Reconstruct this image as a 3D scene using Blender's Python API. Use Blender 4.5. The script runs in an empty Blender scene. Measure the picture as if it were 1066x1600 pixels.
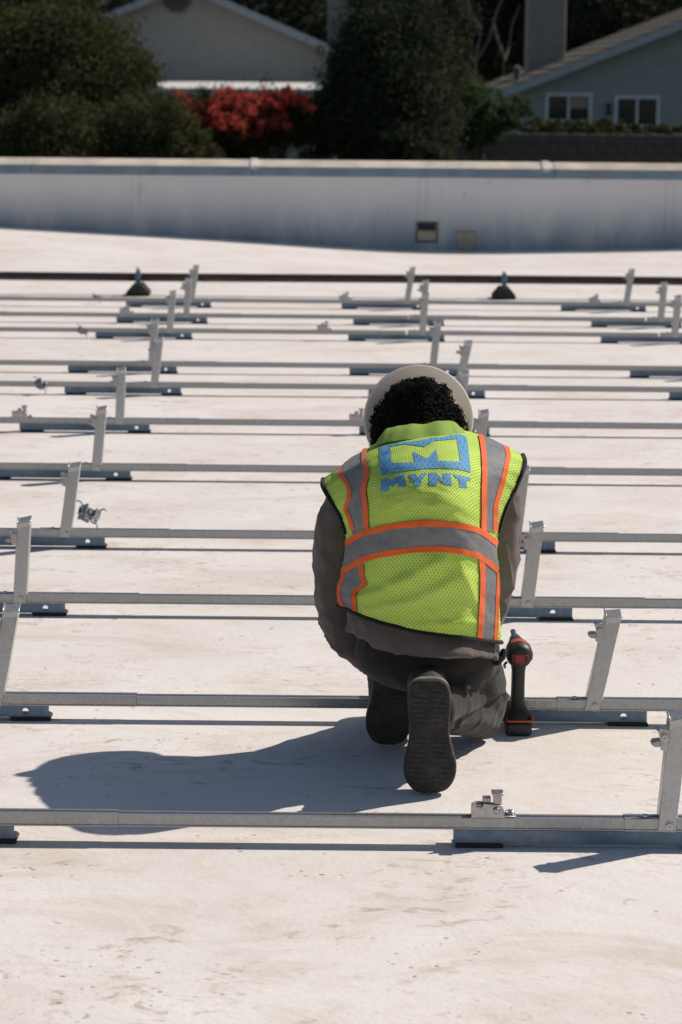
import bpy, bmesh, math, random
from mathutils import Vector, Matrix, noise
from mathutils.bvhtree import BVHTree
from mathutils.geometry import tessellate_polygon

random.seed(7)
R = math.radians
scene = bpy.context.scene
COL = scene.collection

# ------------------------------------------------------------------ camera
CAM_H = 1.70
PITCH = math.atan((800 - 113) / 3778.0)
ROLL = R(0.52)
FPX = 3778.0                      # 85 mm lens on a 36 mm tall frame, in px of the 1066x1600 photograph
fw = Vector((0, math.cos(PITCH), -math.sin(PITCH)))
u0 = Vector((0, math.sin(PITCH), math.cos(PITCH)))
r0 = Vector((1, 0, 0))
CR = r0 * math.cos(ROLL) + u0 * math.sin(ROLL)
CU = u0 * math.cos(ROLL) - r0 * math.sin(ROLL)
CO = Vector((0, 0, CAM_H))
cd = bpy.data.cameras.new('camera')
cam = bpy.data.objects.new('camera', cd)
COL.objects.link(cam)
cd.sensor_fit = 'VERTICAL'; cd.sensor_height = 36; cd.sensor_width = 24; cd.lens = 85
cd.clip_start = 0.1; cd.clip_end = 3000
cd.dof.use_dof = True; cd.dof.focus_distance = 6.0; cd.dof.aperture_fstop = 6.8
cam.matrix_world = Matrix(((CR.x, CU.x, -fw.x, CO.x), (CR.y, CU.y, -fw.y, CO.y), (CR.z, CU.z, -fw.z, CO.z), (0, 0, 0, 1)))
scene.camera = cam

# ------------------------------------------------------------------ light
SUN_VEC = Vector((0.975, 0.55, 1.0)).normalized()      # towards the sun
sun_el = math.asin(SUN_VEC.z)
world = bpy.data.worlds.new('World'); scene.world = world; world.use_nodes = True
wn = world.node_tree.nodes; wl = world.node_tree.links
sky = wn.new('ShaderNodeTexSky'); sky.sky_type = 'NISHITA'; sky.sun_disc = False
sky.sun_elevation = sun_el
sky.sun_rotation = math.atan2(SUN_VEC.x, SUN_VEC.y)
sky.air_density = 1.0; sky.dust_density = 0.6; sky.ozone_density = 0.45
wl.new(sky.outputs['Color'], wn['Background'].inputs['Color'])
wn['Background'].inputs['Strength'].default_value = 0.060
ld = bpy.data.lights.new('sun', 'SUN'); ld.energy = 4.25; ld.angle = R(0.55); ld.color = (1.0, 0.905, 0.80)
sun = bpy.data.objects.new('sun', ld); COL.objects.link(sun)
sun.rotation_euler = (-SUN_VEC).to_track_quat('-Z', 'Y').to_euler()
scene.view_settings.view_transform = 'Standard'; scene.view_settings.look = 'None'
scene.view_settings.exposure = 0.0; scene.view_settings.gamma = 1.0
scene.view_settings.use_curve_mapping = False

# ------------------------------------------------------------------ projection helpers (layout only)
def ray(px, py):
    return (fw + CR * ((px - 533) / FPX) - CU * ((py - 800) / FPX))
def at(px, py, D):
    d = ray(px, py); return CO + d * (D / d.y)
def atz(px, py, z):
    d = ray(px, py); return CO + d * ((z - CAM_H) / d.z)
def proj(p):
    v = p - CO; zc = v.dot(fw)
    return 533 + FPX * v.dot(CR) / zc, 800 - FPX * v.dot(CU) / zc
def x_on_row(px, Y, z):
    X = (px - 533) / FPX * Y
    for _ in range(6):
        X += (px - proj(Vector((X, Y, z)))[0]) * Y / FPX
    return X

# ------------------------------------------------------------------ materials
def new_mat(name):
    m = bpy.data.materials.new(name); m.use_nodes = True
    nt = m.node_tree; b = nt.nodes['Principled BSDF']
    return m, nt, b
class NT:
    def __init__(s, nt): s.nt = nt
    def n(s, t, **kw):
        nd = s.nt.nodes.new(t)
        for k, v in kw.items():
            if k.startswith('i_'):
                nd.inputs[k[2:].replace('_', ' ')].default_value = v
            else: setattr(nd, k, v)
        return nd
    def l(s, a, b): s.nt.links.new(a, b)
    def coord(s, kind='Object', scale=(1, 1, 1)):
        tc = s.n('ShaderNodeTexCoord'); mp = s.n('ShaderNodeMapping'); mp.inputs['Scale'].default_value = scale
        s.l(tc.outputs[kind], mp.inputs['Vector']); return mp.outputs['Vector']
    def noise(s, vec, scale, detail=5, rough=.55, dist=0.0):
        nd = s.n('ShaderNodeTexNoise'); nd.inputs['Scale'].default_value = scale; nd.inputs['Detail'].default_value = detail
        nd.inputs['Roughness'].default_value = rough; nd.inputs['Distortion'].default_value = dist
        s.l(vec, nd.inputs['Vector']); return nd.outputs['Fac']
    def ramp(s, fac, a, b, va=0., vb=1.):
        nd = s.n('ShaderNodeMapRange'); nd.interpolation_type = 'SMOOTHSTEP'
        nd.inputs['From Min'].default_value = a; nd.inputs['From Max'].default_value = b
        nd.inputs['To Min'].default_value = va; nd.inputs['To Max'].default_value = vb
        s.l(fac, nd.inputs['Value']); return nd.outputs['Result']
    def math(s, op, a, b):
        nd = s.n('ShaderNodeMath'); nd.operation = op
        for i, x in enumerate((a, b)):
            if isinstance(x, (int, float)): nd.inputs[i].default_value = x
            else: s.l(x, nd.inputs[i])
        return nd.outputs[0]
    def mix(s, fac, a, b):
        nd = s.n('ShaderNodeMix'); nd.data_type = 'RGBA'
        if isinstance(fac, (int, float)): nd.inputs[0].default_value = fac
        else: s.l(fac, nd.inputs[0])
        for i, x in ((6, a), (7, b)):
            if isinstance(x, tuple): nd.inputs[i].default_value = (*x, 1)
            else: s.l(x, nd.inputs[i])
        return nd.outputs[2]
    def bump(s, h, strength, dist, bsdf):
        nd = s.n('ShaderNodeBump'); nd.inputs['Strength'].default_value = strength; nd.inputs['Distance'].default_value = dist
        s.l(h, nd.inputs['Height']); s.l(nd.outputs['Normal'], bsdf.inputs['Normal'])

def simple(name, col, rough=.6, metal=0., var=.25, vscale=12., bump=0., bscale=60., dirt=None, spec=.5, coord='Object'):
    m, nt, b = new_mat(name); t = NT(nt); v = t.coord(coord)
    f = t.noise(v, vscale, 5, .6)
    dark = tuple(c * (1 - var) for c in col); lite = tuple(min(1, c * (1 + var * .6)) for c in col)
    c = t.mix(t.ramp(f, .3, .7), dark, lite)
    if dirt:
        c = t.mix(t.ramp(t.noise(v, vscale * .45, 7, .65, .8), .52, .72, 0, dirt[3]), c, dirt[:3])
    t.l(c, b.inputs['Base Color'])
    t.l(t.ramp(t.noise(v, vscale * 2.3, 4), .3, .7, max(0.05, rough - .08), min(1, rough + .1)), b.inputs['Roughness'])
    b.inputs['Metallic'].default_value = metal
    b.inputs['Specular IOR Level'].default_value = spec
    if bump: t.bump(t.noise(v, bscale, 5, .6), bump, .01, b)
    return m

def deck_mat():
    m, nt, b = new_mat('white_roof_membrane'); t = NT(nt); v = t.coord('Object')
    vs = t.coord('Object', (0.55, 1.0, 1.0))
    base = t.mix(t.ramp(t.noise(v, 1.1, 6, .6), .3, .7), (.78, .73, .695), (.85, .812, .787))
    # broad faint soiling
    st = t.ramp(t.noise(vs, 2.6, 10, .74, 1.0), .46, .70, 0, .72)
    c = t.mix(st, base, (.66, .56, .475))
    # scuffs and dried puddle marks
    sc = t.math('MULTIPLY', t.ramp(t.noise(vs, 12.0, 9, .74, 1.6), .53, .66), t.ramp(t.noise(v, 1.6, 4, .5), .44, .60))
    c = t.mix(t.math('MULTIPLY', sc, .9), c, (.52, .42, .34))
    sc2 = t.math('MULTIPLY', t.ramp(t.noise(v, 26.0, 6, .65, 1.2), .58, .70), t.ramp(t.noise(v, 2.3, 4, .5, .5), .46, .60))
    c = t.mix(t.math('MULTIPLY', sc2, .95), c, (.45, .37, .31))
    # clusters of small dark grit marks
    vo = t.n('ShaderNodeTexVoronoi'); vo.inputs['Scale'].default_value = 38.0; vo.inputs['Randomness'].default_value = 1.0
    t.l(t.coord('Object', (.7, 1, 1)), vo.inputs['Vector'])
    sp = t.math('MULTIPLY', t.ramp(vo.outputs['Distance'], .10, .24, 1, 0), t.ramp(t.noise(v, 3.1, 3, .5), .53, .62))
    sp = t.math('MULTIPLY', sp, t.ramp(t.noise(v, 17., 2, .5), .45, .6))
    c = t.mix(t.math('MULTIPLY', sp, .75), c, (.30, .25, .22))
    # bleached, scrubbed patches
    c = t.mix(t.ramp(t.noise(vs, 3.4, 5, .6, .6), .60, .74, 0, .5), c, (.90, .88, .86))
    t.l(c, b.inputs['Base Color'])
    b.inputs['Roughness'].default_value = .72
    h = t.math('ADD', t.math('MULTIPLY', t.noise(vs, 4.5, 6, .6, .4), 1.0), t.math('MULTIPLY', t.noise(v, 70, 3, .5), .10))
    h = t.math('ADD', h, t.math('MULTIPLY', sp, -.25))
    t.bump(h, .5, .02, b)
    return m

M = {}
M['deck'] = deck_mat()
def wallmem():
    m, nt, b = new_mat('parapet_membrane'); t = NT(nt); v = t.coord('Object')
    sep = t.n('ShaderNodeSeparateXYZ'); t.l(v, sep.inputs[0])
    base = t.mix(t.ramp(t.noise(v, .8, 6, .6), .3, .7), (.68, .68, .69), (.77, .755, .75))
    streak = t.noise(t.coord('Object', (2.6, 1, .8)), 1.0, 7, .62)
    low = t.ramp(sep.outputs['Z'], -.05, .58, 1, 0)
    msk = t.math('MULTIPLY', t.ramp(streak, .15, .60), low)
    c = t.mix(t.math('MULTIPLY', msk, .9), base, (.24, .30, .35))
    c = t.mix(t.ramp(t.noise(t.coord('Object', (3.2, 1, 2.2)), 1.1, 5, .7, 1.), .62, .72, 0, .5), c, (.40, .40, .42))
    t.l(c, b.inputs['Base Color']); b.inputs['Roughness'].default_value = .75
    t.bump(t.noise(v, 5, 5), .3, .02, b); return m
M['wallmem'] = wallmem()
M['coping'] = simple('coping_membrane', (.66, .58, .49), .6, 0, .2, 3, .2, 20, (.35, .30, .25, .6))
M['fascia'] = simple('coping_metal', (.20, .285, .355), .5, .2, .2, 4, 0, 60, (.25, .26, .27, .5))
M['clipwhite'] = simple('joint_cover', (.75, .74, .72), .5)
M['galv'] = simple('galvanised_rail', (.37, .378, .385), .32, .6, .08, 60, .05, 200, (.34, .335, .32, .3))
M['galvleg'] = simple('galvanised_leg', (.435, .44, .445), .32, .55, .08, 60, .05, 200, (.40, .39, .375, .3))
M['chan'] = simple('blue_grey_channel', (.125, .185, .26), .42, .45, .18, 22, .05, 200, (.20, .23, .27, .5))
M['rubber'] = simple('black_rubber', (.022, .024, .026), .75, 0, .3, 40, .2, 150)
M['bolt'] = simple('zinc_bolt', (.42, .42, .43), .32, .85, .2, 60)
M['dark'] = simple('dark_recess', (.03, .03, .032), .7)
M['pipe'] = simple('black_pipe', (.035, .028, .022), .6, .0, .35, 6, .1, 60, (.10, .07, .05, .5))
M['plate'] = simple('grey_plate', (.36, .32, .26), .6, 0, .15, 9)
M['stucco'] = simple('beige_stucco', (.46, .435, .40), .9, 0, .08, 6, .5, 60)
M['stucco2'] = simple('grey_stucco', (.33, .365, .36), .9, 0, .08, 6, .5, 60)
M['stucco3'] = simple('chimney_stucco', (.31, .285, .26), .9, 0, .1, 6, .5, 60)
M['shingle'] = simple('brown_shingle', (.072, .060, .045), .9, 0, .3, 5, .4, 30, (.08, .07, .06, .6))
M['barge'] = simple('blue_grey_trim', (.42, .47, .50), .6, 0, .1, 5)
M['white'] = simple('white_trim', (.80, .78, .75), .5, 0, .06, 5)
M['frame'] = simple('window_frame', (.66, .72, .76), .5)
M['block'] = simple('brown_block_wall', (.13, .115, .10), .9, 0, .25, 3, .4, 25)
M['terrain'] = simple('dry_ground', (.045, .048, .03), .95, 0, .4, .8, .4, 8)
m, nt, b = new_mat('window_glass'); M['glass'] = m
b.inputs['Base Color'].default_value = (.02, .025, .03, 1); b.inputs['Roughness'].default_value = .08
M['pane_reflection'] = simple('painted_reflection', (.30, .28, .25), .7, 0, .1, 5)

def leaf_mat(name, c1, c2, c3=None, frac=.5):
    m, nt, b = new_mat(name); t = NT(nt)
    g = t.n('ShaderNodeNewGeometry')
    v = t.coord('Object')
    f = t.math('ADD', t.math('MULTIPLY', g.outputs['Random Per Island'], .6), t.math('MULTIPLY', t.noise(v, 1.3, 3), .5))
    c = t.mix(t.ramp(f, .2, .85), c1, c2)
    if c3: c = t.mix(t.ramp(g.outputs['Random Per Island'], frac, frac + .06), c, c3)
    t.l(c, b.inputs['Base Color']); b.inputs['Roughness'].default_value = .7
    b.inputs['Specular IOR Level'].default_value = .05
    tl = t.n('ShaderNodeBsdfTranslucent'); t.l(c, tl.inputs['Color']); mx = t.n('ShaderNodeMixShader'); mx.inputs[0].default_value = .3
    t.l(b.outputs[0], mx.inputs[1]); t.l(tl.outputs[0], mx.inputs[2]); t.l(mx.outputs[0], nt.nodes['Material Output'].inputs['Surface'])
    return m
M['leaf_olive'] = leaf_mat('olive_leaf', (.034, .044, .022), (.125, .125, .055))
M['leaf_dark'] = leaf_mat('dark_leaf', (.030, .044, .030), (.085, .098, .055))
M['leaf_green'] = leaf_mat('green_leaf', (.036, .066, .032), (.105, .15, .065))
M['leaf_far'] = leaf_mat('far_leaf', (.030, .044, .036), (.090, .102, .065))
M['leaf_bough'] = leaf_mat('bougainvillea_leaf', (.034, .036, .018), (.075, .085, .035))
M['bract'] = leaf_mat('bougainvillea_bract', (.42, .055, .042), (.72, .16, .12))
M['bark'] = simple('bark', (.10, .08, .06), .9, 0, .3, 5, .5, 20)
M['palebark'] = simple('pale_bark', (.13, .115, .10), .9, 0, .3, 5, .5, 20)

# person materials
def fabric(name, col, var=.2, vscale=14, weave=900, bump=.25, dirt=None, rough=.9):
    m, nt, b = new_mat(name); t = NT(nt); v = t.coord('Object')
    c = t.mix(t.ramp(t.noise(v, vscale, 5, .6), .3, .7), tuple(x * (1 - var) for x in col), tuple(x * (1 + var) for x in col))
    if dirt: c = t.mix(t.ramp(t.noise(v, vscale * 1.6, 8, .7, 1.), .58, .74, 0, dirt[3]), c, dirt[:3])
    t.l(c, b.inputs['Base Color']); b.inputs['Roughness'].default_value = rough
    b.inputs['Specular IOR Level'].default_value = .25
    b.inputs['Sheen Weight'].default_value = .15
    h = t.math('ADD', t.noise(v, vscale * 3, 4), t.math('MULTIPLY', t.noise(v, weave, 1), .25))
    t.bump(h, bump, .006, b); return m
M['shirt'] = fabric('taupe_sweatshirt', (.135, .110, .102), .15, 16, 900, .3)
M['trouser'] = fabric('charcoal_work_trousers', (.026, .024, .023), .25, 12, 900, .5, (.085, .078, .07, .2))
M['boot'] = simple('dark_boot_leather', (.022, .023, .024), .65, 0, .3, 30, .3, 120, (.06, .055, .05, .5))
M['sole'] = simple('dusty_boot_sole', (.040, .037, .033), .85, 0, .25, 35, .5, 90, (.10, .09, .075, .45))
M['rand'] = simple('dusty_boot_rand', (.23, .205, .17), .85, 0, .4, 60, .4, 160, (.06, .055, .05, .7))
M['skin'] = simple('skin', (.30, .16, .11), .5, 0, .1, 20)
M['hair'] = simple('black_curly_hair', (.012, .011, .011), .8, 0, .3, 40, spec=.15)
M['hat'] = simple('white_hard_hat', (.78, .74, .69), .38, 0, .04, 8)
def hatmat():
    m, nt, b = new_mat('white_hard_hat'); t = NT(nt)
    c = t.mix(t.ramp(t.noise(t.coord('Object'), 14, 5), .3, .7), (.80, .78, .75), (.86, .84, .81)); t.l(c, b.inputs['Base Color']); b.inputs['Roughness'].default_value = .38
    tr_ = t.n('ShaderNodeBsdfTranslucent'); tr_.inputs['Color'].default_value = (.88, .84, .79, 1)
    mx = t.n('ShaderNodeMixShader'); mx.inputs[0].default_value = .42
    t.l(b.outputs[0], mx.inputs[1]); t.l(tr_.outputs[0], mx.inputs[2]); t.l(mx.outputs[0], nt.nodes['Material Output'].inputs['Surface']); return m
M['hat'] = hatmat()
M['tape'] = fabric('grey_reflective_tape', (.185, .195, .205), .15, 22, 500, .5, None, .55)
M['orange'] = fabric('orange_trim', (.86, .135, .022), .1, 20, 700, .2, None, .7)
M['binding'] = fabric('black_binding', (.010, .011, .012), .2, 30, 900, .2)
def lime():
    m, nt, b = new_mat('lime_mesh_fabric'); t = NT(nt)
    uv = t.coord('UV', (1, 1, 1))
    vo = t.n('ShaderNodeTexVoronoi'); vo.inputs['Scale'].default_value = 1.0; vo.inputs['Randomness'].default_value = 0.0
    t.l(uv, vo.inputs['Vector'])
    hole = t.ramp(vo.outputs['Distance'], .16, .36, 1, 0)
    v = t.coord('Object')
    c = t.mix(t.ramp(t.noise(v, 9, 4), .3, .7), (.55, .76, .125), (.63, .84, .155))
    c = t.mix(t.math('MULTIPLY', hole, .62), c, (.10, .19, .05))
    t.l(c, b.inputs['Base Color']); b.inputs['Roughness'].default_value = .75; b.inputs['Specular IOR Level'].default_value = .2
    t.bump(t.math('SUBTRACT', t.math('MULTIPLY', t.noise(v, 30, 4), .8), t.math('MULTIPLY', hole, .5)), .5, .004, b)
    return m
M['lime'] = lime()
def print_mat():
    m, nt, b = new_mat('blue_vest_print'); t = NT(nt)
    v = t.coord('Object', (1, 0, 1)); rot = t.n('ShaderNodeMapping'); rot.inputs['Rotation'].default_value = (0, R(45), 0)
    t.l(v, rot.inputs['Vector'])
    vo = t.n('ShaderNodeTexVoronoi'); vo.inputs['Scale'].default_value = 110; vo.inputs['Randomness'].default_value = 0.0
    t.l(rot.outputs['Vector'], vo.inputs['Vector'])
    c = t.mix(t.ramp(vo.outputs['Distance'], .18, .40, .75, 0), (.13, .37, .66), (.10, .24, .30))
    t.l(c, b.inputs['Base Color']); b.inputs['Roughness'].default_value = .75; b.inputs['Specular IOR Level'].default_value = .25; return m
M['print'] = print_mat()
M['toolblack'] = simple('tool_black', (.020, .022, .022), .5, 0, .2, 40, .1, 300, (.07, .065, .06, .3))
M['toolorange'] = simple('tool_orange', (.52, .085, .030), .5, 0, .15, 40)
M['toolred'] = simple('tool_red', (.38, .055, .030), .5, 0, .15, 40)
M['toolsteel'] = simple('tool_steel', (.18, .18, .18), .35, .8, .2, 40)
M['bottle'] = simple('blue_cap', (.03, .05, .10), .4)

# ------------------------------------------------------------------ mesh helpers
class MB:
    def __init__(s): s.v = []; s.f = []; s.uv = None
    def add(s, vs, fs):
        o = len(s.v); s.v += [Vector(p) for p in vs]; s.f += [tuple(i + o for i in q) for q in fs]; return s
    def box(s, c, size, mat=None):
        hx, hy, hz = (a / 2 for a in size); c = Vector(c)
        vs = [Vector((x, y, z)) for x in (-hx, hx) for y in (-hy, hy) for z in (-hz, hz)]
        if mat is not None: vs = [mat @ p for p in vs]
        return s.add([p + c for p in vs], [(0, 1, 3, 2), (4, 6, 7, 5), (0, 4, 5, 1), (2, 3, 7, 6), (0, 2, 6, 4), (1, 5, 7, 3)])
    def b2(s, x0, x1, y0, y1, z0, z1):
        return s.box(((x0 + x1) / 2, (y0 + y1) / 2, (z0 + z1) / 2), (x1 - x0, y1 - y0, z1 - z0))
    def prism(s, poly, vec, to3):
        """poly: 2D outline; to3 maps (a,b) to a Vector; vec: extrusion"""
        n = len(poly); vec = Vector(vec)
        a = [Vector(to3(*p)) for p in poly]; b = [p + vec for p in a]
        fs = [tuple(reversed(range(n))), tuple(range(n, 2 * n))]
        fs += [(i, (i + 1) % n, (i + 1) % n + n, i + n) for i in range(n)]
        return s.add(a + b, fs)
    def ring_loft(s, rings, cap0=True, cap1=True, closed=True):
        n = len(rings[0]); vs = [p for r in rings for p in r]; fs = []
        for i in range(len(rings) - 1):
            for j in range(n if closed else n - 1):
                k = (j + 1) % n
                fs.append((i * n + j, i * n + k, (i + 1) * n + k, (i + 1) * n + j))
        if cap0: fs.append(tuple(reversed(range(n))))
        if cap1: fs.append(tuple(range((len(rings) - 1) * n, len(rings) * n)))
        return s.add(vs, fs)
    def tube(s, pts, rad, n=10, sub=1, squash=None, endround=False):
        pts = [Vector(p) for p in pts]
        if not isinstance(rad, (list, tuple)): rad = [rad] * len(pts)
        if sub > 1: pts, rad = catmull(pts, rad, sub)
        rings = []; prev = None
        for i, p in enumerate(pts):
            t = (pts[min(i + 1, len(pts) - 1)] - pts[max(i - 1, 0)]).normalized()
            if prev is None:
                a = Vector((0, 0, 1)) if abs(t.z) < .9 else Vector((1, 0, 0))
                nx = t.cross(a).normalized()
            else:
                nx = (prev - t * prev.dot(t)).normalized()
            prev = nx; ny = t.cross(nx)
            rings.append((p, t, nx, ny, rad[i]))
        out = []
        if endround:
            p, t, nx, ny, r = rings[0]
            for q in (85, 60, 30):
                out.append((p - t * r * math.sin(R(q)), nx, ny, r * math.cos(R(q))))
        out += [(p, nx, ny, r) for p, t, nx, ny, r in rings]
        if endround:
            p, t, nx, ny, r = rings[-1]
            for q in (30, 60, 85):
                out.append((p + t * r * math.sin(R(q)), nx, ny, r * math.cos(R(q))))
        return s.ring_loft([[p + (nx * math.cos(2 * math.pi * k / n) + ny * math.sin(2 * math.pi * k / n)) * r for k in range(n)] for p, nx, ny, r in out])
    def lathe(s, prof, o, axis, n=24, cap0=False, cap1=False):
        axis = Vector(axis).normalized(); a = Vector((0, 0, 1)) if abs(axis.z) < .9 else Vector((1, 0, 0))
        x = axis.cross(a).normalized(); y = axis.cross(x); o = Vector(o)
        return s.ring_loft([[o + axis * t + (x * math.cos(2 * math.pi * k / n) + y * math.sin(2 * math.pi * k / n)) * r for k in range(n)] for r, t in prof], cap0, cap1)
    def cyl(s, a, b, r, n=12):
        return s.tube([a, b], r, n)
    def ellipsoid(s, c, rad, n=24, m=16, rot=None):
        c = Vector(c); rings = []
        for i in range(m + 1):
            th = math.pi * (i + .02) / (m + .04)
            ring = []
            for k in range(n):
                ph = 2 * math.pi * k / n
                p = Vector((rad[0] * math.sin(th) * math.cos(ph), rad[1] * math.sin(th) * math.sin(ph), rad[2] * math.cos(th)))
                if rot is not None: p = rot @ p
                ring.append(c + p)
            rings.append(ring)
        return s.ring_loft(rings)
    def mesh(s, name, origin=(0, 0, 0), bevel=0., smooth=40., recalc=True):
        me = bpy.data.meshes.new(name); o = Vector(origin)
        me.from_pydata([p - o for p in s.v], [], s.f)
        if bevel or recalc:
            bm = bmesh.new(); bm.from_mesh(me)
            if recalc: bmesh.ops.recalc_face_normals(bm, faces=bm.faces)
            if bevel:
                es = [e for e in bm.edges if len(e.link_faces) == 2 and e.calc_face_angle(0) > R(35)]
                bmesh.ops.bevel(bm, geom=es, offset=bevel, segments=1, affect='EDGES', clamp_overlap=True)
            bm.to_mesh(me); bm.free()
        if smooth:
            me.shade_smooth(); me.set_sharp_from_angle(angle=R(smooth))
        return me
    def build(s, name, mat, parent=None, bevel=0., smooth=40., recalc=True, origin=None):
        po = origin if origin is not None else ((parent['_o'] if parent is not None and '_o' in parent else (0, 0, 0)))
        me = s.mesh(name, po, bevel, smooth, recalc)
        return link(name, me, mat, parent)
def link(name, me, mat, parent=None):
    if mat is not None and not me.materials: me.materials.append(M[mat] if isinstance(mat, str) else mat)
    o = bpy.data.objects.new(name, me); COL.objects.link(o)
    if parent is not None: o.parent = parent
    if parent is not None and '_o' in parent: o['_o'] = list(parent['_o'])
    return o
def catmull(pts, rad, sub):
    P = []; Q = []
    n = len(pts)
    for i in range(n - 1):
        p0, p1, p2, p3 = pts[max(i - 1, 0)], pts[i], pts[i + 1], pts[min(i + 2, n - 1)]
        for k in range(sub):
            t = k / sub
            P.append(.5 * ((2 * p1) + (-p0 + p2) * t + (2 * p0 - 5 * p1 + 4 * p2 - p3) * t * t + (-p0 + 3 * p1 - 3 * p2 + p3) * t ** 3))
            s_ = t * t * (3 - 2 * t); Q.append(rad[i] * (1 - s_) + rad[i + 1] * s_)
    P.append(pts[-1]); Q.append(rad[-1]); return P, Q
def cr1(vals, t):
    """Catmull-Rom through a list of vectors/floats, t in 0..len-1"""
    n = len(vals); i = min(int(t), n - 2); f = t - i
    p0, p1, p2, p3 = vals[max(i - 1, 0)], vals[i], vals[i + 1], vals[min(i + 2, n - 1)]
    if i == 0: p0 = p1 * 2 - p2
    if i == n - 2: p3 = p2 * 2 - p1
    return (p1 * 2 + (p2 - p0) * f + (p0 * 2 - p1 * 5 + p2 * 4 - p3) * f * f + (p1 * 3 - p0 - p2 * 3 + p3) * f ** 3) * .5
def tag(o, label=None, cat=None, group=None, kind=None):
    if label: o['label'] = label
    if cat: o['category'] = cat
    if group: o['group'] = group
    if kind: o['kind'] = kind
    return o
def empty(name, loc=(0, 0, 0)):
    o = bpy.data.objects.new(name, None); COL.objects.link(o); o.location = loc
    o.empty_display_size = .1
    o['_o'] = list(loc); return o

# ------------------------------------------------------------------ setting: roof deck and land
def sstep(a, b, x):
    if a > b: return 1 - sstep(b, a, x)
    t = max(0., min(1., (x - a) / (b - a))); return t * t * (3 - 2 * t)
WALL_Y = 24.6
def interp(x, xs, ys):
    if x <= xs[0]: return ys[0]
    for i in range(len(xs) - 1):
        if x <= xs[i + 1]:
            t = (x - xs[i]) / (xs[i + 1] - xs[i]); return ys[i] + (ys[i + 1] - ys[i]) * t
    return ys[-1]
def base_prof(X):
    v = 0.
    for d in (-.6, -.3, 0, .3, .6):      # smoothed profile of the deck along the parapet: it falls to the scuppers
        v += interp(X + d, [-9, -3.5, -1.2, .2, .9, 1.8, 3.5, 9], [.42, .135, .03, -.055, -.08, -.065, -.02, .2])
    return v / 5
def deck_z(X, Y):
    return base_prof(X) * sstep(18.6, WALL_Y, Y)
g = MB(); xs = [-9 + i * .3 for i in range(61)]; ys = [-3, 0, 3, 6, 9, 12, 15, 18] + [18.6 + i * .3 for i in range(21)]
g.v = [Vector((x, y, deck_z(x, y))) for y in ys for x in xs]
nx_ = len(xs)
g.f = [(j * nx_ + i, j * nx_ + i + 1, (j + 1) * nx_ + i + 1, (j + 1) * nx_ + i) for j in range(len(ys) - 1) for i in range(nx_ - 1)]
deck = g.build('roof_deck', 'deck', recalc=False); tag(deck, kind='structure')

g = MB()
GX = [-400, -200, -100, -60, -30, -15, 0, 15, 30, 60, 100, 200, 400]; GY = [-200, -50, 0, 26, 40, 55, 70, 90, 112, 125, 140, 165, 200, 250, 330, 500, 900]
def ter(x, y): return -2.6 + 60.0 * sstep(112, 330, y)
g.v = [Vector((x, y, ter(x, y))) for y in GY for x in GX]
g.f = [(j * 13 + i, j * 13 + i + 1, (j + 1) * 13 + i + 1, (j + 1) * 13 + i) for j in range(len(GY) - 1) for i in range(12)]
tag(g.build('ground', 'terrain', recalc=False), kind='structure')

# ------------------------------------------------------------------ parapet
pw = empty('parapet_wall', (0, WALL_Y, 0))
tag(pw, 'long white membrane parapet wall with metal coping closing the far edge of the roof', 'parapet')
top_z = at(533, 276, WALL_Y).z
sx0, sx1 = x_on_row(653, WALL_Y, .2), x_on_row(682, WALL_Y, .2)
sz0, sz1 = at(667, 376, WALL_Y).z, at(667, 349, WALL_Y).z
T = .22
w = MB()
w.b2(-9, sx0, WALL_Y, WALL_Y + T, -3, top_z); w.b2(sx1, 9, WALL_Y, WALL_Y + T, -3, top_z)
w.b2(sx0, sx1, WALL_Y, WALL_Y + T, -3, sz0); w.b2(sx0, sx1, WALL_Y, WALL_Y + T, sz1, top_z)
# membrane-clad face: finely gridded with slight waves, hole for the scupper kept
w = MB()
zs = [-3.0, -.3, -.1, 0, .05, sz0, sz1] + [sz1 + (top_z - sz1) * k / 5 for k in range(1, 6)]
xs = sorted([-9 + .25 * i for i in range(73) if abs(-9 + .25 * i - sx0) > .1 and abs(-9 + .25 * i - sx1) > .1] + [sx0, sx1])
hx = xs.index(sx0); hz = zs.index(sz0)
def wy(x, z): return WALL_Y + .006 * noise.noise(Vector((x * 1.1, z * 1.7, 3)))
front = {}
for i, x in enumerate(xs):
    for j, z in enumerate(zs):
        front[i, j] = len(w.v); w.v.append(Vector((x, wy(x, z), z)))
for i in range(len(xs) - 1):
    for j in range(len(zs) - 1):
        if i == hx and j == hz: continue
        w.f.append((front[i, j], front[i + 1, j], front[i + 1, j + 1], front[i, j + 1]))
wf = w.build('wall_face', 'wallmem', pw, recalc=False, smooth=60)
w = MB(); w.b2(-9, sx0, WALL_Y + .02, WALL_Y + T, -3, top_z - .01); w.b2(sx1, 9, WALL_Y + .02, WALL_Y + T, -3, top_z - .01)
w.b2(sx0, sx1, WALL_Y + .02, WALL_Y + T, -3, sz0); w.b2(sx0, sx1, WALL_Y + .02, WALL_Y + T, sz1, top_z - .01)
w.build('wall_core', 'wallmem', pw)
fr = MB(); e = .018
fr.b2(sx0 - e, sx0, WALL_Y - .012, WALL_Y + .05, sz0 - e, sz1 + e); fr.b2(sx1, sx1 + e, WALL_Y - .012, WALL_Y + .05, sz0 - e, sz1 + e)
fr.b2(sx0, sx1, WALL_Y - .012, WALL_Y + .05, sz0 - e, sz0); fr.b2(sx0, sx1, WALL_Y - .012, WALL_Y + .05, sz1, sz1 + e)
fr.build('scupper_frame', 'block', pw)
fs0 = at(533, 276, WALL_Y).z; fs1 = at(533, 262, WALL_Y).z; fs2 = at(533, 250.5, WALL_Y + .12).z
seg = [-9, -6.1, -3.15, -.2 - .73, 2.12, 4.9, 9]
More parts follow.
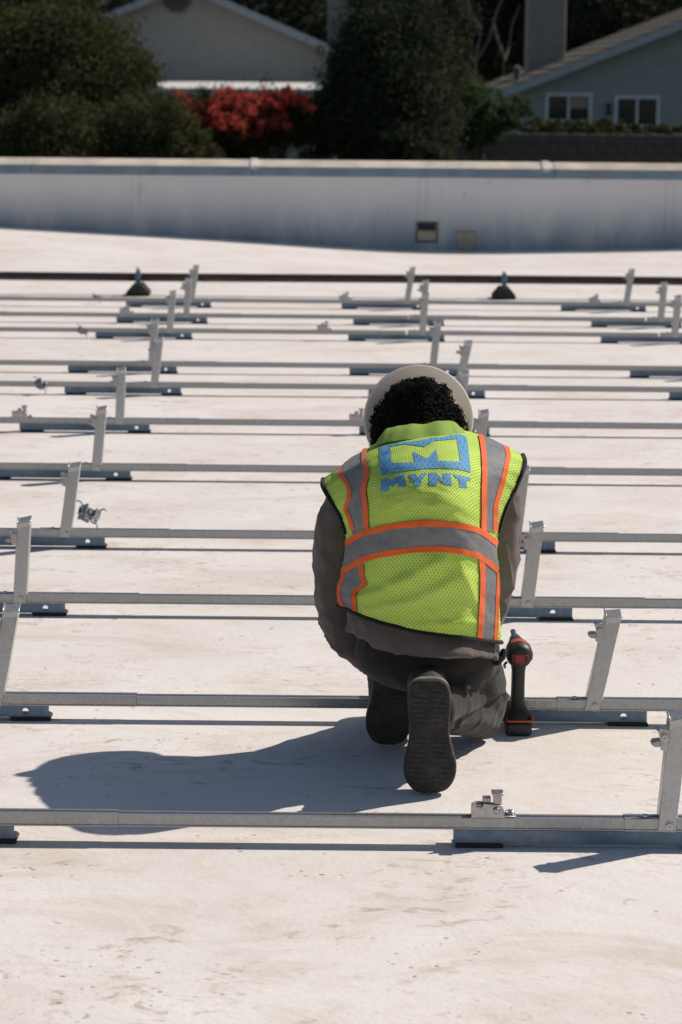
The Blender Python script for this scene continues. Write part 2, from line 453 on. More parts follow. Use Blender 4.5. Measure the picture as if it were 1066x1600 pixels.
for a, b_ in zip(seg[:-1], seg[1:]):
    f = MB(); f.prism([(WALL_Y - .035, fs0), (WALL_Y - .028, fs1), (WALL_Y + .10, fs1), (WALL_Y + .10, fs0)], (b_ - a - .006, 0, 0), lambda p, q: (a + .003, p, q))
    f.build('coping_fascia', 'fascia', pw)
    f = MB(); f.prism([(WALL_Y - .028, fs1 + .003), (WALL_Y + .14, fs2), (WALL_Y + .30, fs2 - .01), (WALL_Y + .30, fs1 - .12), (WALL_Y + .102, fs1 - .12), (WALL_Y + .102, fs1 + .003)], (b_ - a - .006, 0, 0), lambda p, q: (a + .003, p, q))
    f.build('coping_cap', 'coping', pw, bevel=.004)
for px in (397, 853):
    X = x_on_row(px, WALL_Y, fs1); f = MB()
    f.prism([(WALL_Y - .045, fs1 - .02), (WALL_Y - .034, fs1 + .012), (WALL_Y + .14, fs2 + .012), (WALL_Y + .14, fs2 + .002), (WALL_Y - .03, fs1 + .003), (WALL_Y - .036, fs1 - .02)], (.07, 0, 0), lambda p, q: (X - .035, p, q))
    f.build('joint_cover', 'clipwhite', pw)
for px in (660, 1046, 212):
    X = x_on_row(px, WALL_Y, .4)
    MB().b2(X - .035, X + .035, WALL_Y - .0105, WALL_Y - .0065, sz1 + .03 if px == 660 else 0.12, fs0 - .002).build('membrane_lap', 'wallmem', pw)
sp = MB(); c = at(728, 375, WALL_Y - .015); sp.box(c, (.19, .02, .19)); sp.box(c + Vector((0, -.012, .082)), (.19, .006, .012))
spl = sp.build('scupper_plate', 'plate', bevel=.003)
tag(spl, 'square grey-brown scupper cover plate standing at the foot of the parapet', 'cover plate')

# ------------------------------------------------------------------ racking rows
PAD, CH, RH = .009, .031, .026
RZ0 = PAD + CH; RZM = RZ0 + RH / 2
S = 1.60
LEGL = .245
def y_from(py): return atz(533, py, RZM).y
rows = [
 # py, [(leg px, lean deg)], clamps px, label
 (1281, [(1043, 4.0)], [762], 'silver racking row nearest the camera, crossing the foot of the worker\'s shadow'),
 (1096, [(-8, 10.5), (927, 11.0)], [], 'silver racking row the worker kneels at, with the drill standing beside it'),
 (938, [(31, 3.6), (824, 6.0)], [], 'silver racking row just beyond the kneeling worker, third row from the camera'),
 (836, [(102, 8.0), (806, 5.5)], [], 'silver racking row behind the worker\'s elbows, fourth row from the camera'),
 (733, [(151, 5.0), (746, 5.5)], [], 'silver racking row level with the worker\'s shoulders, fifth row from the camera'),
 (661, [(187, 2.0), (718, 5.0)], [32, 558], 'silver racking row passing behind the hard hat\'s lower rim, sixth row from the camera'),
 (604, [(241, 6.5), (716, 12.0)], [], 'silver racking row passing behind the hard hat, seventh row from the camera'),
 (571, [(237, 4.5), (677, 5.0)], [], 'silver racking row just above the hard hat, eighth row from the camera'),
 (519, [(265, 5.0), (660, 4.5), (1055, 3.5)], [505], 'silver racking row ninth from the camera, third in front of the black pipe'),
 (495, [(291, 4.0), (661, 4.0), (1033, 4.0)], [196], 'silver racking row tenth from the camera, second in front of the black pipe'),
 (471, [(299, 8.0), (636, 9.0), (979, 8.0)], [538, 928], 'silver racking row farthest from the camera, directly in front of the black pipe'),
]
def chan_mesh(length, xleg):
    """base channel: front plate with a round hole, top plate and rear lip; x from -xleg.. , y front at -0.026"""
    b = MB(); x0, x1 = -xleg, length - xleg; y = -.026; z0, z1 = PAD, RZ0
    hxp = x1 - .062; hr = .0085; zm = (z0 + z1) / 2 + .001; q = .015
    for yy, flip in ((y, 0), (y + .003, 1)):
        def quad(a, c): b.add([(a[0], yy, a[1]), (c[0], yy, a[1]), (c[0], yy, c[1]), (a[0], yy, c[1])], [(0, 1, 2, 3)])
        quad((x0, z0), (hxp - q, z1)); quad((hxp + q, z0), (x1, z1))
        quad((hxp - q, z0), (hxp + q, zm - q)); quad((hxp - q, zm + q), (hxp + q, z1))
        n = 16; o = len(b.v); inner = []; outer = []
        for k in range(n):
            a = 2 * math.pi * k / n; c, s_ = math.cos(a), math.sin(a); mx = max(abs(c), abs(s_))
            inner.append(Vector((hxp + hr * c, yy, zm + hr * s_))); outer.append(Vector((hxp + q * c / mx, yy, zm + q * s_ / mx)))
        b.add(inner + outer, [(k, (k + 1) % n, (k + 1) % n + n, k + n) for k in range(n)])
    b.add([(x0, y, z0), (x1, y, z0), (x1, y + .003, z0), (x0, y + .003, z0)], [(0, 1, 2, 3)])
    b.b2(x0, x1, y + .0032, .026, z1 - .003, z1 - .0004)
    b.b2(x0, x1, y + .0032, -.006, z0, z0 + .003)
    return b.mesh('base_channel', recalc=False)
me_chan = chan_mesh(.62, .477); me_chan.materials.append(M['chan'])
def pad_mesh():
    b = MB(); b.prism([(-.05, 0), (.056, 0), (.058, .004), (.05, PAD + .001), (-.048, PAD + .001)], (0, .066, 0), lambda p, q: (p, -.032, q))
    return b.mesh('rubber_pad', bevel=.001)
me_pad = pad_mesh(); me_pad.materials.append(M['rubber'])
def leg_mesh():
    b = MB(); w = .0205; y0, y1 = -.026, .018; t = .0028; z0, z1 = -.014, LEGL
    b.b2(-w, w, y0, y0 + t, z0, z1)                     # web facing the camera
    b.b2(-w, -w + t, y0 + t, y1, z0, z1); b.b2(w - t, w, y0 + t, y1, z0, z1)
    b.b2(-w + t, -w + .009, y1 - t, y1, .03, z1); b.b2(w - .009, w - t, y1 - t, y1, .03, z1)
    return b.mesh('tilt_leg', bevel=.0012)
me_leg = leg_mesh(); me_leg.materials.append(M['galvleg'])
def cap_mesh():
    b = MB(); rot = Matrix.Rotation(R(-16), 3, 'Y') @ Matrix.Rotation(R(14), 3, 'X')
    b.box((0.001, -.004, LEGL + .006), (.042, .050, .004), rot); b.box((-.019, -.004, LEGL - .002), (.003, .05, .022), rot)
    b.box((0, -.027, LEGL - .004), (.040, .0026, .018), rot)
    return b.mesh('end_cap', bevel=.0008)
me_cap = cap_mesh(); me_cap.materials.append(M['galvleg'])
def bracket_mesh():
    b = MB()
    b.prism([(-.018, .222), (-.040, .226), (-.044, .216), (-.036, .200), (-.034, .176), (-.018, .172)], (0, .003, 0), lambda p, q: (p, -.0295, q))
    b.prism([(-.034, .196), (-.052, .192), (-.054, .184), (-.046, .180), (-.034, .182)], (0, .030, 0), lambda p, q: (p, -.026, q))
    b.box((-.040, -.010, .219), (.012, .034, .004))
    return b.mesh('module_bracket', bevel=.0008)
me_brk = bracket_mesh(); me_brk.materials.append(M['bolt'])
def bolt_mesh(r=.0075, h=.006):
    b = MB(); b.lathe([(r * 1.35, 0), (r * 1.35, -h * .3), (r, -h * .32), (r * .92, -h), (r * .4, -h), (r * .38, -h * .6)], (0, 0, 0), (0, 1, 0), 12, True, True)
    return b.mesh('bolt')
me_bolt = bolt_mesh(); me_bolt.materials.append(M['bolt'])
def clamp_mesh():
    """low module clamp: stepped side plate, jaw, post and foot; origin on the rail top"""
    b = MB()
    b.prism([(-.038, 0), (.036, 0), (.036, .016), (.030, .030), (-.010, .034), (-.014, .026), (-.026, .026), (-.030, .038), (-.038, .034)], (0, .004, 0), lambda p, q: (p, -.020, q))
    b.prism([(-.020, 0), (.030, 0), (.030, .024), (-.020, .030)], (0, .004, 0), lambda p, q: (p, .012, q))
    b.b2(-.012, .006, -.012, .010, .028, .044); b.b2(.012, .030, -.016, .012, .018, .054); b.b2(.008, .034, -.018, .014, .052, .057)
    b.b2(-.030, -.014, -.016, .012, .024, .030); b.b2(-.036, .062, -.016, .012, .0005, .004)
    b.lathe([(.010, 0), (.012, .006), (.006, .010)], (.050, 0, .004), (0, 0, 1), 10, True, True)
    b.lathe([(.008, 0), (.008, .004), (.004, .005)], (.018, -.0205, .018), (0, -1, 0), 10, True, True)
    return b.mesh('module_clamp', bevel=.0008)
me_clamp = clamp_mesh(); me_clamp.materials.append(M['bolt'])
def loose_mesh():
    b = MB(); b.v = [v.co.copy() for v in me_clamp.vertices]; b.f = [tuple(p.vertices) for p in me_clamp.polygons]
    for q in ([(-.03, 0, .02), (-.05, .02, .03), (-.062, .024, .014)], [(.03, .01, .03), (.05, .03, .046), (.066, .028, .040)], [(.0, -.02, .03), (.004, -.045, .05), (.018, -.052, .060)], [(.03, -.01, .01), (.058, -.034, .014), (.064, -.040, .0)]):
        b.tube(q, .0035, 6, 3)
    b.b2(-.03, .02, -.036, -.024, .002, .008); b.b2(-.03, -.026, -.04, .02, .0, .05)
    return b.mesh('loose_clamp')
me_loose = loose_mesh(); me_loose.materials.append(M['bolt'])
def rail_mesh(length, t0, t1):
    """rolled rail: slotted top, front web with a bottom flange; left end larger (sleeve) than right end"""
    b = MB()
    def sec(x, e):
        y0, y1 = -.021 - e, .014 + e; z0, z1 = RZ0 + .0005, RZ0 + RH + e
        return [Vector((x, y0 - .003, z0)), Vector((x, y1, z0)), Vector((x, y1, z1)), Vector((x, .004, z1)), Vector((x, .004, z1 - .004)), Vector((x, -.006, z1 - .004)), Vector((x, -.006, z1)), Vector((x, y0, z1)), Vector((x, y0, z0 + .003)), Vector((x, y0 - .003, z0 + .003))]
    b.ring_loft([sec(0, .0022), sec(.47, .0022)]); b.ring_loft([sec(.4705, 0), sec(length + .015, 0)])
    return b.mesh('rail', smooth=30)
me_rail = rail_mesh(S, 0, 0); me_rail.materials.append(M['galv'])
def kid(name, me, parent, loc=(0, 0, 0), rot=(0, 0, 0)):
    o = bpy.data.objects.new(name, me); COL.objects.link(o); o.parent = parent; o.location = loc; o.rotation_euler = rot; return o

rowY = []
for ri, (py, legs, clamps, label) in enumerate(rows):
    Y = y_from(py); rowY.append(Y)
    root = empty('racking_row', (0, Y, 0)); tag(root, label, 'solar racking', 'solar racking rows across the roof')
    L = [(x_on_row(px, Y - .025, RZ0 + .01), ln) for px, ln in legs]
    rnd = random.Random(ri)
    L = [(L[0][0] - S, rnd.uniform(4, 9))] + L + [(L[-1][0] + S, rnd.uniform(4, 9))]
    if ri < 6: L = [(L[0][0] - S, 6.)] + L
    L += [(L[-1][0] + S, 6.)]
    for xl, lean in L:
        kid('rail', me_rail, root, (xl - .095, 0, 0))
        ch = kid('base_channel', me_chan, root, (xl, 0, 0))
        kid('rubber_pad', me_pad, ch, (-.477 + .055, 0, 0)); kid('rubber_pad', me_pad, ch, (.143 - .053, 0, 0))
        lg = kid('tilt_leg', me_leg, root, (xl, 0, RZ0 + .012), (0, R(lean), 0))
        kid('end_cap', me_cap, lg); kid('module_bracket', me_brk, lg)
        kid('bolt', me_bolt, lg, (.004, -.0265, .003)); kid('bolt', me_bolt, lg, (-.029, -.030, .206))
        kid('rail_bolt', me_bolt, root, (xl - .048, -.008, RZ0 + RH + .002), (R(-90), 0, 0))
    for px in clamps:
        kid('low_clamp', me_clamp, root, (x_on_row(px, Y, RZ0 + RH), 0, RZ0 + RH))
    sl = MB()
    x = L[0][0]
    while x < L[-1][0]:
        x += rnd.choice([.12, .22, .34, .41])
        sl.b2(x, x + rnd.choice([.016, .028]), -.0195, -.0105, RZ0 + RH + .0024, RZ0 + RH + .0032)
    tag(sl.build('slot', 'dark', root, smooth=0), kind='stuff')

# loose clamps on the roof, just in front of or behind the rails
def loose(px, py, rz, rx, label, s=1.0):
    p = atz(px, py, .0)
    o = bpy.data.objects.new('loose_clamp', me_loose); COL.objects.link(o); o.location = (p.x, p.y, .022); o.rotation_euler = (rx, .5, rz); o.scale = (s,) * 3
    tag(o, label, 'clamp', 'loose module clamps lying on the roof')
    bb = [o.rotation_euler.to_matrix() @ (v.co * s) for v in me_loose.vertices]; o.location.z = .001 - min(q.z for q in bb)
loose(134, 828, .6, 1.2, 'loose steel clamp lying on the roof beside the leg of the fourth row', .95)
loose(60, 616, .9, 1.0, 'loose steel clamp on the roof at the far left in front of the seventh row', .8)
loose(127, 528, .4, 1.1, 'loose steel clamp on the roof left of the ninth row\'s leg', .75)
loose(150, 475, .2, 1.2, 'small loose steel clamp in front of the farthest row, left of the pipe support', .7)

# ------------------------------------------------------------------ black pipe on rubber supports
PY = atz(500, 468, 0).y + .25
pz = at(533, 435, PY).z; prad = .0325
pp = MB(); pts = [(x, PY, pz + .004 * math.sin(x * .9)) for x in [-8 + i * .5 for i in range(33)]]
pp.tube(pts, prad, 14)
pipe = pp.build('black_pipe', 'pipe', origin=(0, PY, 0)); pipe.location = (0, PY, 0)
tag(pipe, 'long black pipe running across the roof in front of the parapet', 'pipe')
for px, lab in ((217, 'black rubber pipe support with strut clamp on the left of the roof'), (787, 'black rubber pipe support with strut clamp on the right of the roof')):
    X = x_on_row(px, PY, .05)
    rt = empty('pipe_support', (X, PY, 0)); tag(rt, lab, 'pipe support', 'rubber pipe supports')
    b = MB(); prof = [(-.088, 0), (.088, 0), (.088, .03), (.034, .092), (-.034, .092), (-.088, .03)]
    b.prism([(X + p, q) for p, q in prof], (0, .22, 0), lambda p, q: (p, PY - .13, q)); b.build('rubber_base', 'rubber', rt, bevel=.004)
    b = MB(); b.b2(X - .017, X + .017, PY - .060, PY - .036, .088, pz + .055); b.b2(X - .022, X + .022, PY - .064, PY - .060, pz - .02, pz + .02)
    b.build('strut_post', 'chan', rt, bevel=.002)
    b = MB(); b.tube([(X, PY - .036, pz - .04), (X, PY, pz - prad - .004), (X, PY + .037, pz), (X, PY, pz + prad + .004), (X, PY - .036, pz + .04)], .007, 8, 5)
    b.lathe([(.014, 0), (.014, .012), (.006, .02)], (X, PY - .048, pz + .055), (0, 0, 1), 10, True, True)
    b.build('pipe_clamp', 'bolt', rt)

# ------------------------------------------------------------------ background: houses
def gable_house(name, label, Yf, depth, apex, eaveL, eaveR, wall, windows=(), floor=-2.6, over=.45):
    """gable end facing the roof; apex/eaves are points (x, z) of the barge line"""
    rt = empty(name, (apex[0], Yf, floor)); tag(rt, label, 'house')
    ax, az = apex; lx, lz = eaveL; rx, rz = eaveR
    inset = .45
    sl = (az - lz) / (ax - lx); sr = (az - rz) / (rx - ax); th = .16
    wl_, wr = lx + inset, rx - inset
    outline = [(wl_, floor), (wr, floor), (wr, rz + sr * inset - th), (ax, az - th), (wl_, lz + sl * inset - th)]
    # front wall with window openings
    b = MB(); Y0 = Yf + over
    polys = [[Vector((p, q, 0)) for p, q in outline]] + [[Vector((x0, z0, 0)), Vector((x0, z1, 0)), Vector((x1, z1, 0)), Vector((x1, z0, 0))] for x0, x1, z0, z1 in windows]
    flat = [p for q in polys for p in q]
    b.add([Vector((p.x, Y0, p.y)) for p in flat], [tuple(t) for t in tessellate_polygon(polys)])
    for x0, x1, z0, z1 in windows:
        for (a, c) in (((x0, z0), (x1, z0)), ((x1, z0), (x1, z1)), ((x1, z1), (x0, z1)), ((x0, z1), (x0, z0))):
            b.add([(a[0], Y0, a[1]), (c[0], Y0, c[1]), (c[0], Y0 + .12, c[1]), (a[0], Y0 + .12, a[1])], [(0, 1, 2, 3)])
    Y1 = Yf + depth
    b.add([(wl_, Y0, floor), (wl_, Y1, floor), (wl_, Y1, outline[4][1]), (wl_, Y0, outline[4][1])], [(0, 1, 2, 3)])
    b.add([(wr, Y0, floor), (wr, Y1, floor), (wr, Y1, outline[2][1]), (wr, Y0, outline[2][1])], [(0, 1, 2, 3)])
    b.add([(p, Y1, q) for p, q in outline], [(0, 1, 2, 3, 4)])
    b.build('wall', wall, rt, smooth=0)
    for ex, ez in ((lx, lz), (rx, rz)):
        r = MB(); n = 14
        # courses of shingles: stepped slope
        for k in range(n):
            a = k / n; c = (k + 1) / n
            p = Vector((ex + (ax - ex) * a, 0, ez + (az - ez) * a)); q = Vector((ex + (ax - ex) * c, 0, ez + (az - ez) * c))
            sg = 1 if ax > ex else -1
            if k == n - 1: q = Vector((ax - sg * .003, 0, az))
            v = [(p.x, p.z + .03), (q.x, q.z + .004), (q.x, q.z - .10), (p.x, p.z - .10)]
            r.prism(v, (0, depth - .05, 0), lambda s_, t_: (s_, Yf + .03, t_))
        r.build('roof_slope', 'shingle', rt, smooth=0)
        f = MB(); sg = 1 if ax > ex else -1
        f.prism([(ex - sg * .02, ez - .26), (ex - sg * .02, ez - .02), (ax - sg * .004, az - .01), (ax - sg * .004, az - .25)], (0, .05, 0), lambda s_, t_: (s_, Yf - .024, t_))
        f.build('barge_board', 'barge', rt, smooth=0)
        f = MB(); f.b2(ex - .03, ex + .03, Yf + .035, Yf + depth - .05, ez - .24, ez - .03); f.build('gutter', 'barge', rt, smooth=0)
    for x0, x1, z0, z1 in windows:
        wn_ = MB(); t = .07
        for q in ((x0 - t, x0 + .03, z0 - t, z1 + t), (x1 - .03, x1 + t, z0 - t, z1 + t), (x0 + .03, x1 - .03, z0 - t, z0 + .03), (x0 + .03, x1 - .03, z1 - .03, z1 + t), ((x0 + x1) / 2 - .035, (x0 + x1) / 2 + .035, z0 + .03, z1 - .03)):
            wn_.b2(q[0], q[1], Y0 - .04, Y0 + .06, q[2], q[3])
        fo = wn_.build('window', 'frame', rt, smooth=0)
        xm = (x0 + x1) / 2
        for a, c in ((x0 + .03, xm - .035), (xm + .035, x1 - .03)):
            MB().b2(a, c, Y0 + .02, Y0 + .035, z0 + .03, z1 - .03).build('pane', 'glass', fo, smooth=0)
    return rt
def bxz(px, py, Y):
    p = at(px, py, Y); return p.x, p.z
HY = 75.
hA = gable_house('stucco_house', 'beige stucco house with a wide gable and round vent behind the red bougainvillea', HY, 13, bxz(287, -30, HY), bxz(18, 82, HY), bxz(548, 84, HY), 'stucco')
vx, vz = bxz(277, -2, HY + .45); v = MB()
v.lathe([(.02, 0), (.40, 0), (.46, .02), (.46, .06), (.40, .07)], (vx, HY + .46, vz), (0, -1, 0), 28, True, False)
vo_ = v.build('gable_vent', 'stucco3', hA)
for k in range(7):
    z = vz - .33 + k * .11; hw = math.sqrt(max(.01, .39 ** 2 - (z - vz) ** 2))
    MB().box((vx, HY + .40, z), (hw * 2, .05, .05), Matrix.Rotation(R(35), 3, 'X')).build('louvre', 'block', vo_, smooth=0)
cx0, ct = bxz(512, -60, HY + 6); cx1, cb = bxz(567, 70, HY + 6)
c = MB(); c.b2(cx0, cx1, HY + 5.4, HY + 6.6, -2.6, ct); c.build('chimney', 'stucco3', hA, smooth=0, bevel=.03)
# patio cover sloping towards the roof
p0 = at(238, 137, 72.); p1 = at(501, 137, 72.); pt = at(370, 128, 73.7)
pc = empty('patio_cover', ((p0.x + p1.x) / 2, 72.5, -2.6)); tag(pc, 'low white patio cover lit by the sun above the bougainvillea', 'patio cover')
b = MB(); b.prism([(72, p0.z), (73.9, pt.z), (73.9, pt.z - .1), (72, p0.z - .06)], (p1.x - p0.x, 0, 0), lambda p, q: (p0.x, p, q)); b.build('cover_slab', 'white', pc, smooth=0)
b = MB(); b.b2(p0.x + .05, p1.x - .05, 72.02, 72.1, p0.z - .22, p0.z - .062); b.build('beam', 'barge', pc, smooth=0)
for k in range(3):
    X = p0.x + .2 + (p1.x - p0.x - .4) * k / 2; MB().b2(X - .07, X + .07, 72.12, 72.26, -2.6, p0.z - .065).build('post', 'barge', pc, smooth=0)

def win(pxa, pxb, pya, pyb, Y):
    a = at(pxa, pyb, Y); b_ = at(pxb, pya, Y); return (a.x, b_.x, a.z, b_.z)
HB = 70.
W = [win(855, 922, 149, 188, HB + .45), win(963, 1028, 153, 196, HB + .45)]
ex, ez = bxz(783, 141, HB); sx, sz = bxz(1066, 32, HB); slope = (sz - ez) / (sx - ex)
apx = ex + 7.2
hB = gable_house('grey_house', 'grey-green stucco house with two sliding windows at the right', HB, 13, (apx, ez + 7.2 * slope), (ex, ez), (ex + 14.4, ez), 'stucco2', W)
cx0, ct = bxz(825, -60, HB + 7); cx1, cb = bxz(881, 80, HB + 7)
c = MB(); c.b2(cx0, cx1, HB + 6.4, HB + 7.6, .5, ct); c.build('chimney', 'stucco3', hB, smooth=0, bevel=.03)
lx_, lz_ = bxz(951, 171, HB + .4); c = MB(); c.b2(lx_ - .05, lx_ + .05, HB + .32, HB + .449, lz_ - .17, lz_ + .12); c.b2(lx_ - .08, lx_ + .08, HB + .29, HB + .449, lz_ + .122, lz_ + .16); c.build('wall_lamp', 'dark', hB, smooth=0)
# beige reflection painted as a panel over the left window's right half
x0, x1, z0, z1 = W[0]; MB().b2((x0 + x1) / 2 + .05, x1 - .04, HB + .45 + .012, HB + .45 + .018, z0 + .35, z1 - .04).build('pane_reflection', 'pane_reflection', hB, smooth=0)
vpx, vpz = bxz(808, 113, HB + 3); c = MB(); c.lathe([(.09, 0), (.09, .35), (.14, .36), (.12, .46), (.02, .5)], (vpx, HB + 3, ez + (vpx - ex) * slope - .05), (0, 0, 1), 10, False, True); c.build('roof_vent', 'block', hB)

# garden block wall
GYW = 58.
gz = bxz(900, 209, GYW)[1]; ga = bxz(690, 240, GYW)[0]
gw = empty('garden_wall', (ga + 8, GYW, -2.6)); tag(gw, 'brown block garden wall below the grey house', 'garden wall')
nb = 40; bw = .46; bh = .24; nrow = int((gz + 2.6) / bh)
blk = MB(); blk.b2(.006, bw - .006, 0, .2, .006, bh - .006); me_blk = blk.mesh('block', bevel=.01); me_blk.materials.append(M['block'])
MB().b2(ga, ga + nb * bw, GYW + .02, GYW + .18, -2.6, gz - .01).build('mortar_core', 'block', gw, smooth=0)
for r_ in range(nrow - 8, nrow):
    for k in range(nb - 6):
        if k > 34: continue
        o = kid('block', me_blk, gw, (ga - (ga + 8) + k * bw + (bw / 2 if r_ % 2 else 0), random.uniform(-.008, .008), gz + 2.6 - (nrow - r_) * bh))

# ------------------------------------------------------------------ trees and shrubs
def leaves(blobs, n, size, rnd, shell=.75, elong=1.6):
    """leaf-sized faces spread through the volume of a set of ellipsoids (c, r), clumped"""
    v = []; f = []
    vol = [b[1][0] * b[1][1] * b[1][2] for b in blobs]; tot = sum(x ** .67 for x in vol)
    for (c, r), w_ in zip(blobs, vol):
        k = int(n * w_ ** .67 / tot); c = Vector(c)
        ncl = max(6, k // 45)
        for _ in range(ncl):
            d = Vector((rnd.gauss(0, 1), rnd.gauss(0, 1), rnd.gauss(0, 1))).normalized()
            rr = rnd.uniform(shell, 1.05) if rnd.random() < .8 else rnd.uniform(.2, shell)
            rr *= 1 + .42 * noise.noise(d * 2.9 + c)
            cc = c + Vector((d.x * r[0], d.y * r[1], d.z * r[2])) * rr
            cs = min(r) * rnd.uniform(.16, .34)
            for _ in range(k // ncl):
                q = cc + Vector((rnd.gauss(0, .6), rnd.gauss(0, .6), rnd.gauss(0, .6))) * cs
                a = Vector((rnd.gauss(0, 1), rnd.gauss(0, 1), rnd.gauss(0, 1))).normalized()
                b_ = a.cross(Vector((rnd.gauss(0, 1), rnd.gauss(0, 1), rnd.gauss(0, 1)))).normalized()
                s1 = size * rnd.uniform(.6, 1.3) * elong; s2 = size * rnd.uniform(.6, 1.2)
                o = len(v); v += [q - a * s1 * .5, q + b_ * s2 * .5, q + a * s1 * .5, q - b_ * s2 * .5]; f.append((o, o + 1, o + 2, o + 3))
    mb = MB(); mb.v = v; mb.f = f; return mb
def tree(name, label, cat, base, blobs, n, size, mat, trunk_r=.15, bark='bark', seed=1, group=None, branches=True, extra=None, shell=.75):
    rnd = random.Random(seed); base = Vector(base)
    rt = empty(name, base); tag(rt, label, cat, group)
    leaves(blobs, n, size, rnd, shell).build('crown', mat, rt, smooth=0, recalc=False)
    t = MB(); c0 = Vector(blobs[0][0])
    mid = base.lerp(c0, .5) + Vector((rnd.uniform(-.2, .2), 0, 0))
    t.tube([base - Vector((0, 0, .1)), mid, c0], [trunk_r, trunk_r * .8, trunk_r * .45], 8, 4)
    for c, r in blobs[1:]:
        c = Vector(c); t.tube([mid, mid.lerp(c, .5) + Vector((0, 0, .2)), c], [trunk_r * .5, trunk_r * .35, trunk_r * .15], 6, 3)
    t.build('trunk', bark, rt)
    if extra: extra(rt, rnd)
    return rt
def B(px, py, Y, rx, rz, ry=None):
    """ellipsoid at photo position px,py, depth Y; radii given in photo px"""
    s_ = Y / FPX; c = at(px, py, Y); return (c, (rx * s_, (ry or rx) * s_, rz * s_))
TY = 50.
gnd = lambda px, Y: (at(px, 240, Y).x, Y, -2.6)
tree('broad_shrub_tree', 'large rounded olive green tree at the far left behind the parapet', 'tree', gnd(90, TY), [B(95, 110, TY, 105, 90), B(40, 95, TY + .5, 85, 75), B(165, 105, TY + .3, 65, 62), B(90, 60, TY + .4, 80, 50), B(200, 130, TY + .6, 42, 60), B(20, 180, TY, 70, 80), B(120, 180, TY, 70, 75)], 70000, .052, 'leaf_olive', .2, seed=2)
tree('low_bush', 'olive green bush in front of the large left tree, under its crown', 'bush', gnd(75, 44), [B(85, 215, 44, 58, 62), B(40, 225, 44, 50, 50)], 16000, .045, 'leaf_olive', .08, seed=3)
tree('round_bush', 'rounded dark olive bush between the large left tree and the bougainvillea', 'bush', gnd(230, 45), [B(232, 205, 45, 72, 55), B(270, 240, 45, 60, 40), B(190, 235, 45, 45, 45), B(315, 250, 45, 35, 22)], 30000, .045, 'leaf_olive', .08, seed=4)
def bracts(rt, rnd):
    bl = [B(285, 170, 51, 26, 24), B(360, 190, 50.4, 80, 25), B(300, 165, 51, 36, 20), B(340, 158, 50.6, 45, 22), B(385, 158, 50.6, 42, 24), B(430, 158, 50.6, 38, 22), B(465, 158, 50.4, 28, 18), B(440, 150, 50.4, 30, 14), B(270, 158, 50.8, 18, 12), B(330, 188, 50.5, 30, 14), B(420, 180, 50.5, 35, 20)]
    leaves(bl, 6000, .06, rnd, .5, 1.2).build('bracts', 'bract', rt, smooth=0, recalc=False)
tree('bougainvillea', 'red flowering bougainvillea in front of the beige house', 'shrub', gnd(380, 51.5), [B(380, 195, 51.5, 95, 50), B(320, 180, 51.5, 55, 35), B(440, 185, 51.5, 52, 40), B(300, 225, 51.5, 40, 40), B(370, 235, 51.5, 70, 40)], 30000, .05, 'leaf_bough', .09, seed=5, extra=bracts)
tree('dark_cypress', 'tall dense dark tree in the middle, right of the bougainvillea', 'tree', gnd(600, 52), [B(610, 130, 52, 85, 120), B(560, 190, 52, 75, 75), B(640, 60, 52.5, 70, 70), B(590, 30, 52.6, 45, 55), B(660, 180, 52, 55, 75), B(510, 215, 51.8, 45, 50), B(625, 225, 51.5, 80, 40), B(685, 130, 52.6, 35, 70), B(540, 160, 52.4, 30, 50), B(700, 40, 53, 32, 45), B(545, 95, 52.5, 30, 45), B(672, 5, 53, 40, 40), B(705, 95, 53, 26, 38), B(575, -15, 53, 28, 34)], 105000, .052, 'leaf_dark', .2, seed=6)
tree('loose_green_shrub', 'mid green leafy shrub right of the dark middle tree', 'shrub', gnd(755, 55), [B(757, 178, 55, 52, 30), B(718, 155, 55, 34, 45), B(797, 178, 55, 30, 24), B(742, 148, 55.2, 22, 22), B(715, 205, 54.5, 40, 30), B(745, 195, 54.8, 50, 26)], 24000, .055, 'leaf_green', .08, seed=7)
tree('clipped_hedge', 'low clipped hedge along the top of the brown garden wall', 'hedge', (at(930, 240, 59.).x, 59., -2.6), [B(840 + k * 36, 200 + (4 if k > 3 else 0) + random.uniform(-3, 3), 59.0, 32, 12 - (3 if k > 3 else 0), 40) for k in range(9)], 16000, .05, 'leaf_olive', .05, seed=8)
far = [(-330, -20, 97, 300, 190, 'far dark tree left of the beige house'), (60, -40, 96, 230, 160, 'far dark tree behind the beige house at the left'),
       (400, -30, 99, 170, 150, 'far dark tree behind the ridge of the beige house'), (620, 20, 97, 150, 140, 'far dark tree behind the middle tree'),
       (770, 20, 100, 140, 150, 'far dark tree with bare pale branches between the two houses'), (930, -10, 98, 150, 150, 'far dark tree behind the grey house roof, right of its chimney'),
       (1180, -60, 97, 240, 190, 'far dark tree behind the grey house at the right edge')]
def bare(rt, rnd):
    t = MB(); Y = 88.
    for pts in ([(742, 150), (744, 90), (752, 45), (748, 5)], [(744, 95), (765, 60), (775, 20), (790, -10)], [(785, 150), (788, 92), (778, 62), (770, 30)], [(788, 95), (796, 70), (800, 40), (812, 10)], [(744, 100), (735, 85), (748, 72)], [(752, 45), (735, 20), (730, -10)]):
        k = len(pts); t.tube([at(x, y, Y + rnd.uniform(-.5, .5)) for x, y in pts], [.05 - .032 * i / k for i in range(k)], 6, 3)
    t.build('branch', 'palebark', rt)
